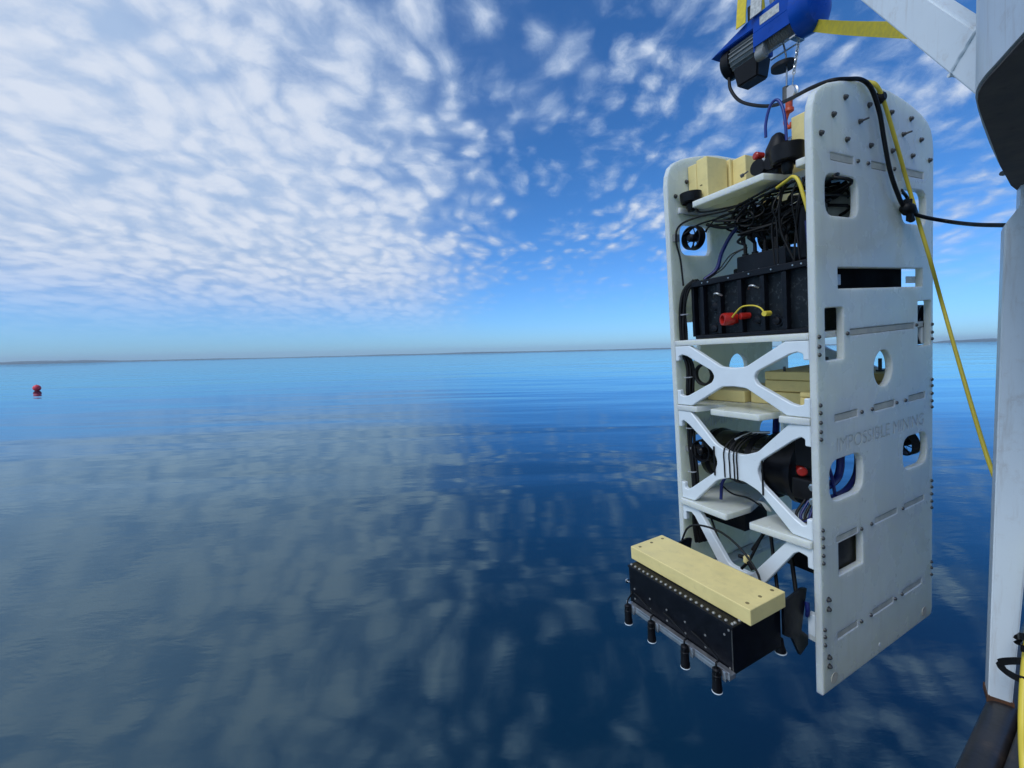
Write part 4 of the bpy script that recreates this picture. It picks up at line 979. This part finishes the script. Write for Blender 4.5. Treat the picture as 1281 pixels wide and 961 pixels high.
# ------------------------------------------------------------------ electric hoist, hook, slings
def build_hoist():
    HV = 0.4365; H0 = 2.625; UC = -0.33
    mw = Matrix.Translation(UW((UC, HV, H0))) @ RW.to_4x4()
    root = empty('electric_hoist', mw); off = Vector((-UC, -HV, -H0))
    tag(root, 'blue electric wire hoist with ribbed grey motor slung under the boom', 'hoist')
    BODY = {'motor', 'cooling_fin', 'fan_cover', 'terminal_box', 'motor_cover', 'drum_housing', 'rating_plate', 'rope_drum', 'gearbox', 'bolt', 'limit_switch', 'limit_arm', 'hanger_bar'}
    c0 = Vector((-0.405, HV, 2.605)); K = 0.84
    def hp(name, bm, mat, sm=None, parent=root):
        if name in BODY: bmesh.ops.transform(bm, matrix=Matrix.Translation(c0) @ Matrix.Scale(K, 4) @ Matrix.Translation(-c0), verts=bm.verts)
        me = mesh(name, bm, sm); return link(name, me, mat, parent, off if parent is root else (0, 0, 0))
    X = Vector((1, 0, 0))
    bm = bmesh.new(); lathe(bm, (-0.600, HV, H0), X, [(0, 0.060), (0.01, 0.064), (0.165, 0.064), (0.175, 0.055)], 32)
    m = hp('motor', bm, 'grey', 30)
    for k in range(20):
        a = 2 * math.pi * k / 20; e = Vector((0, math.cos(a), math.sin(a))); f2 = X.cross(e)
        bm = bmesh.new(); c = Vector((-0.515, HV, H0)) + e * 0.068
        rot = Matrix(((X.x, e.x, f2.x, c.x), (X.y, e.y, f2.y, c.y), (X.z, e.z, f2.z, c.z), (0, 0, 0, 1)))
        bmesh.ops.create_cube(bm, size=1, matrix=rot @ Matrix.Diagonal((0.145, 0.012, 0.004, 1)))
        hp('cooling_fin', bm, 'grey', None, m)
    bm = bmesh.new(); lathe(bm, (-0.655, HV, H0), X, [(0, 0.035), (0.006, 0.066), (0.016, 0.076), (0.062, 0.077), (0.064, 0.070)], 32); hp('fan_cover', bm, 'black', 35)
    # terminal box under the motor, tapered
    bm = bmesh.new(); box(bm, (-0.575, HV - 0.060, H0 - 0.165), (-0.425, HV + 0.055, H0 - 0.062), 0.0)
    for v in bm.verts:
        if v.co.z < H0 - 0.1: v.co.x = -0.50 + (v.co.x + 0.50) * 0.80; v.co.y = HV + (v.co.y - HV) * 0.8
    bmesh.ops.bevel(bm, geom=bm.edges[:], offset=0.008, segments=2, affect='EDGES'); hp('terminal_box', bm, 'black')
    # blue cover: pointed roof plate over the motor, then the drum housing
    bm = bmesh.new(); v0 = HV
    prof = [(-0.700, H0 + 0.060), (-0.420, H0 + 0.060), (-0.420, H0 + 0.115), (-0.47, H0 + 0.115)]
    rows = [[bm.verts.new((a, y, b)) for a, b in prof] for y in (v0 - 0.075, v0 + 0.075)]
    n = 4
    for i in range(n): bm.faces.new((rows[0][i], rows[0][(i + 1) % n], rows[1][(i + 1) % n], rows[1][i]))
    bm.faces.new(rows[0]); bm.faces.new(list(reversed(rows[1]))); bmesh.ops.recalc_face_normals(bm, faces=bm.faces)
    bmesh.ops.bevel(bm, geom=bm.edges[:], offset=0.004, segments=2, affect='EDGES'); hp('motor_cover', bm, 'blue')
    bm = bmesh.new(); box(bm, (-0.440, HV - 0.078, H0 + 0.030), (-0.235, HV + 0.078, H0 + 0.118), 0.006)
    box(bm, (-0.440, HV - 0.078, H0 - 0.035), (-0.235, HV - 0.072, H0 + 0.032), 0.002); box(bm, (-0.446, HV - 0.07, H0 - 0.055), (-0.425, HV + 0.07, H0 + 0.03), 0.004)
    hs = hp('drum_housing', bm, 'blue')
    bm = bmesh.new(); box(bm, (-0.400, HV - 0.0795, H0 + 0.052), (-0.300, HV - 0.0782, H0 + 0.092)); hp('rating_plate', bm, 'label', None, hs)
    bm = bmesh.new(); lathe(bm, (-0.425, HV, H0 - 0.005), X, [(0, 0.055), (0.008, 0.055), (0.009, 0.040)] + [(0.012 + 0.006 * k, 0.042 + 0.003 * (k % 2)) for k in range(28)] + [(0.185, 0.055)], 28); hp('rope_drum', bm, 'grey', 30)
    bm = bmesh.new(); lathe(bm, (-0.245, HV, H0 + 0.015), X, [(0, 0.105), (0.06, 0.108), (0.085, 0.098), (0.105, 0.07), (0.112, 0.03)], 32)
    g = hp('gearbox', bm, 'blue', 30)
    for k in range(6):
        a = 2 * math.pi * k / 6 + 0.3
        bm = bmesh.new(); lathe(bm, Vector((-0.172, HV + 0.083 * math.cos(a), H0 + 0.015 + 0.083 * math.sin(a))), X, [(0, 0.008), (0.012, 0.007)], 6); hp('bolt', bm, 'steel', None, g)
    # limit switch: round box, rod frame, weight on the rope
    bm = bmesh.new(); lathe(bm, (-0.435, HV - 0.05, H0 - 0.075), (1, 0, 0), [(0, 0.028), (0.042, 0.028), (0.046, 0.022)], 20); box(bm, (-0.44, HV - 0.07, H0 - 0.06), (-0.39, HV - 0.03, H0 + 0.0), 0.004); hp('limit_switch', bm, 'grey', 35)
    bm = bmesh.new(); z = H0 - 0.088
    sweep(bm, [(-0.415, HV - 0.045, z), (-0.265, HV - 0.045, z)], 0.004, 6, 1); sweep(bm, [(-0.415, HV + 0.03, z), (-0.265, HV + 0.03, z)], 0.004, 6, 1); box(bm, (-0.272, HV - 0.05, z - 0.004), (-0.245, HV + 0.035, z + 0.006), 0.002)
    hp('limit_arm', bm, 'steel')
    z0 = P(980, 83, 1, HV)
    bm = bmesh.new(); cyl(bm, (z0.x, HV, z0.z - 0.008), (z0.x, HV, z0.z + 0.008), 0.047, 28); hp('limit_weight', bm, 'black', 35)
    # chain to the weight's arm
    me = None; a = P(999, 52, 1, HV); b = P(993, 92, 1, HV); n = 9
    for k in range(n):
        p = a.lerp(b, (k + 0.5) / n); d = (b - a).normalized(); x, y = basis(d); s = x if k % 2 else y
        bm = bmesh.new(); sweep(bm, [p + d * 0.012 * math.cos(t_) + s * 0.006 * math.sin(t_) for t_ in [i * math.pi / 4 for i in range(9)]], 0.0022, 5, 1); hp('chain_link', bm, 'steel', 60)
    # wire rope and hook block
    e = P(984, 108, 1, HV); f_ = P(983, 52, 1, HV); s = P(975, 38, 1, HV)
    bm = bmesh.new(); sweep(bm, [s, f_.lerp(e, 0.3), e], 0.0035, 6, 2); hp('wire_rope', bm, 'steel', 60)
    bm = bmesh.new(); sweep(bm, [b, P(991, 110, 1, HV)], 0.0028, 6, 2); hp('wire_rope', bm, 'steel', 60)
    pc = P(989, 117, 1, HV)
    bm = bmesh.new(); lathe(bm, pc + Vector((0, -0.012, 0)), (0.25, 1, 0), [(0, 0.028), (0.006, 0.030), (0.010, 0.024), (0.014, 0.024), (0.018, 0.030), (0.024, 0.028)], 24); hp('pulley', bm, 'alu', 30)
    bm = bmesh.new(); cyl(bm, P(983, 109, 1, HV), P(983, 127, 1, HV), 0.013, 12); hp('rope_sleeve', bm, 'bolt', 35)
    # orange hook
    k = [P(x_, y_, 1, HV) for x_, y_ in ((987, 126), (987, 138), (984, 146), (982.5, 153), (985, 159), (989.5, 158), (990.5, 153))]
    bm = bmesh.new(); sweep(bm, k[:2], 0.014, 10, 2); sweep(bm, k[1:], 0.0085, 10, 6); lathe(bm, k[1] + Vector((0, 0, -0.010)), (0, 0, 1), [(0, 0.012), (0.004, 0.019), (0.016, 0.019), (0.022, 0.012)], 14); hp('hook', bm, 'orange', 50)
    # hanger bars up to the boom
    for u, v in ((-0.47, HV - 0.05), (-0.33, HV - 0.05)):
        bm = bmesh.new(); box(bm, (u - 0.012, v - 0.003, H0 + 0.10), (u + 0.012, v + 0.003, H0 + 0.20), 0.002); hp('hanger_bar', bm, 'bolt')
    return HV, H0
HV, H0 = build_hoist()

def world_thing(name, bm, mat, label, cat, base, sm=60, group=None):
    me = mesh(name, bm, sm); me.transform(Matrix.Translation(-Vector(base)))
    o = link(name, me, mat); o.location = base; return tag(o, label, cat, group)
def build_slings():
    a0, a1, dv, side, upv = BOOM
    hi = UW((-0.36, HV, H0 + 0.12)); 
    # loop of webbing hanging the hoist from the boom
    ax = (UW((1, 0, 0)) - UW((0, 0, 0))).normalized()
    for du, mat, w, lab in ((-0.100, 'strap', 0.045, 'yellow webbing sling holding the motor end of the blue hoist'), (-0.03, 'label', 0.05, 'pale webbing sling round the middle of the blue hoist')):
        c = UW((-0.38 + du, HV, H0 + 0.03)); v = (UW((0, 1, 0)) - UW((0, 0, 0))).normalized(); h = HAX
        top = c + h * 0.42
        bm = bmesh.new(); ribbon(bm, [c - v * 0.078 + h * 0.055, c - v * 0.070 + h * 0.12, c - v * 0.05 + h * 0.25, top - v * 0.03, top + h * 0.03, top + v * 0.03, c + v * 0.05 + h * 0.25, c + v * 0.070 + h * 0.12, c + v * 0.078 + h * 0.055], ax, w, 0.004)
        world_thing('lifting_sling', bm, mat, lab, 'sling', c, 30)
    a = D(1006, 31, 1.84); b = D(1140, 38, 1.28)
    bm = bmesh.new(); ribbon(bm, [a, a.lerp(b, 0.5) + Vector((0, 0, -0.004)), b], Vector((0, 0.25, 1)), 0.040, 0.004)
    world_thing('tie_strap', bm, 'strap', 'taut yellow strap running from the hoist to the white boom', 'strap', a, 30)
build_slings()

# ------------------------------------------------------------------ cables and ropes between robot and boat
def build_lines():
    def q(x, y, ax, val): return UW(P(x, y, ax, val))
    pts = [q(912, 98, 1, HV - 0.03), q(914, 112, 1, 0.40), q(925, 126, 1, 0.38), q(945, 132, 1, 0.36), q(968, 132, 1, 0.34), q(990, 123, 0, -0.22), q(1015, 110, 0, -0.11), q(1040, 101, 0, -0.03)]
    pts += [q(1062, 99, 0, 0.0), q(1078, 100, 0, 0.008), q(1090, 111, 0, 0.014), q(1100, 140, 0, 0.016), q(1106, 175, 0, 0.016), q(1113, 212, 0, 0.016), q(1122, 240, 0, 0.018), q(1132, 260, 0, 0.018)]
    pts += [q(1150, 270, 0, 0.04), D(1185, 277, 1.70), D(1220, 281, 1.55), D(1264, 282, 1.36)]
    bm = bmesh.new(); sweep(bm, pts, 0.0072, 8, 8)
    world_thing('power_cable', bm, 'rubber', 'black power cable looping from the hoist over the robot plate to the post', 'cable', pts[0])
    c = q(1134, 263, 0, 0.016)
    bm = bmesh.new(); n_ = (UW((1, 0, 0)) - UW((0, 0, 0)))
    for k in range(3):
        sweep(bm, [c + RW @ Vector((0.006 * k, -0.028 + 0.01 * k, 0.035)), c + RW @ Vector((0.012, -0.012, 0.0)), c + RW @ Vector((0.008, 0.012 * k, -0.042))], 0.010, 8, 4)
    lathe(bm, c + RW @ Vector((0.004, -0.035, 0.01)), RW @ Vector((0.1, 1, -0.3)), [(0, 0.010), (0.01, 0.020), (0.035, 0.024), (0.06, 0.016), (0.08, 0.010)], 14)
    world_thing('cable_wrap', bm, 'rubber', 'black taped clump of cable at the rear opening of the side plate', 'cable wrap', c)
    bm = bmesh.new(); sweep(bm, [q(1127, 238, 0, 0.0), q(1134, 246, 0, -0.01), q(1138, 256, 0, 0.006), q(1141, 264, 0, 0.012)], 0.006, 8, 5)
    world_thing('cable_tail', bm, 'rubber', 'short black cable end tucked through the rear opening beside the clump', 'cable', q(1127, 238, 0, 0.0))
    pts = [q(1068, 112, 0, -0.075), q(1076, 104, 0, -0.035), q(1088, 103, 0, -0.010), q(1097, 108, 0, 0.008), q(1106, 128, 0, 0.012), q(1120, 175, 0, 0.012), q(1135, 228, 0, 0.012), q(1150, 280, 0, 0.03), q(1164, 327, 0, 0.05), D(1180, 385, 1.80), D(1200, 455, 1.68), D(1222, 530, 1.56), D(1240, 586, 1.47), D(1256, 622, 1.41)]
    bm = bmesh.new(); sweep(bm, pts, 0.0066, 8, 8)
    world_thing('yellow_line', bm, 'yellow', 'thin yellow line draped over the side plate down towards the post', 'rope', pts[0])
    # yellow hose and black hook-and-loop strap at the foot of the post
    zp = 1.22
    pts = [D(1300, 640, 1.30), D(1293, 720, 1.27), D(1287, 790, zp), D(1281, 850, zp - 0.03), D(1279, 905, zp - 0.07), D(1281, 961, zp - 0.12), D(1288, 1030, zp - 0.15)]
    bm = bmesh.new(); sweep(bm, pts, 0.0085, 10, 8)
    world_thing('yellow_hose', bm, 'yellow', 'bright yellow hose hanging beside the foot of the white post', 'hose', pts[-1])
    for py, dy, lab in ((828, 22, 'black webbing strap tied loosely round post and yellow hose'), (797, 14, 'black webbing strap round the yellow hose above the loose loop')):
        x0 = 1252 if py > 810 else 1272
        pts = [D(1300, py + 2, 1.20), D(1278, py - 1, 1.21), D(x0 + 2, py, 1.255), D(x0, py + 5, 1.26), D(x0 + 8, py + dy * 0.6, 1.245), D(1278, py + dy, 1.19), D(1300, py + dy + 3, 1.18)]
        bm = bmesh.new(); ribbon(bm, pts, Vector((0, 0, 1)), 0.018, 0.003)
        world_thing('cable_strap', bm, 'rubber', lab, 'strap', pts[2], 40)
build_lines()
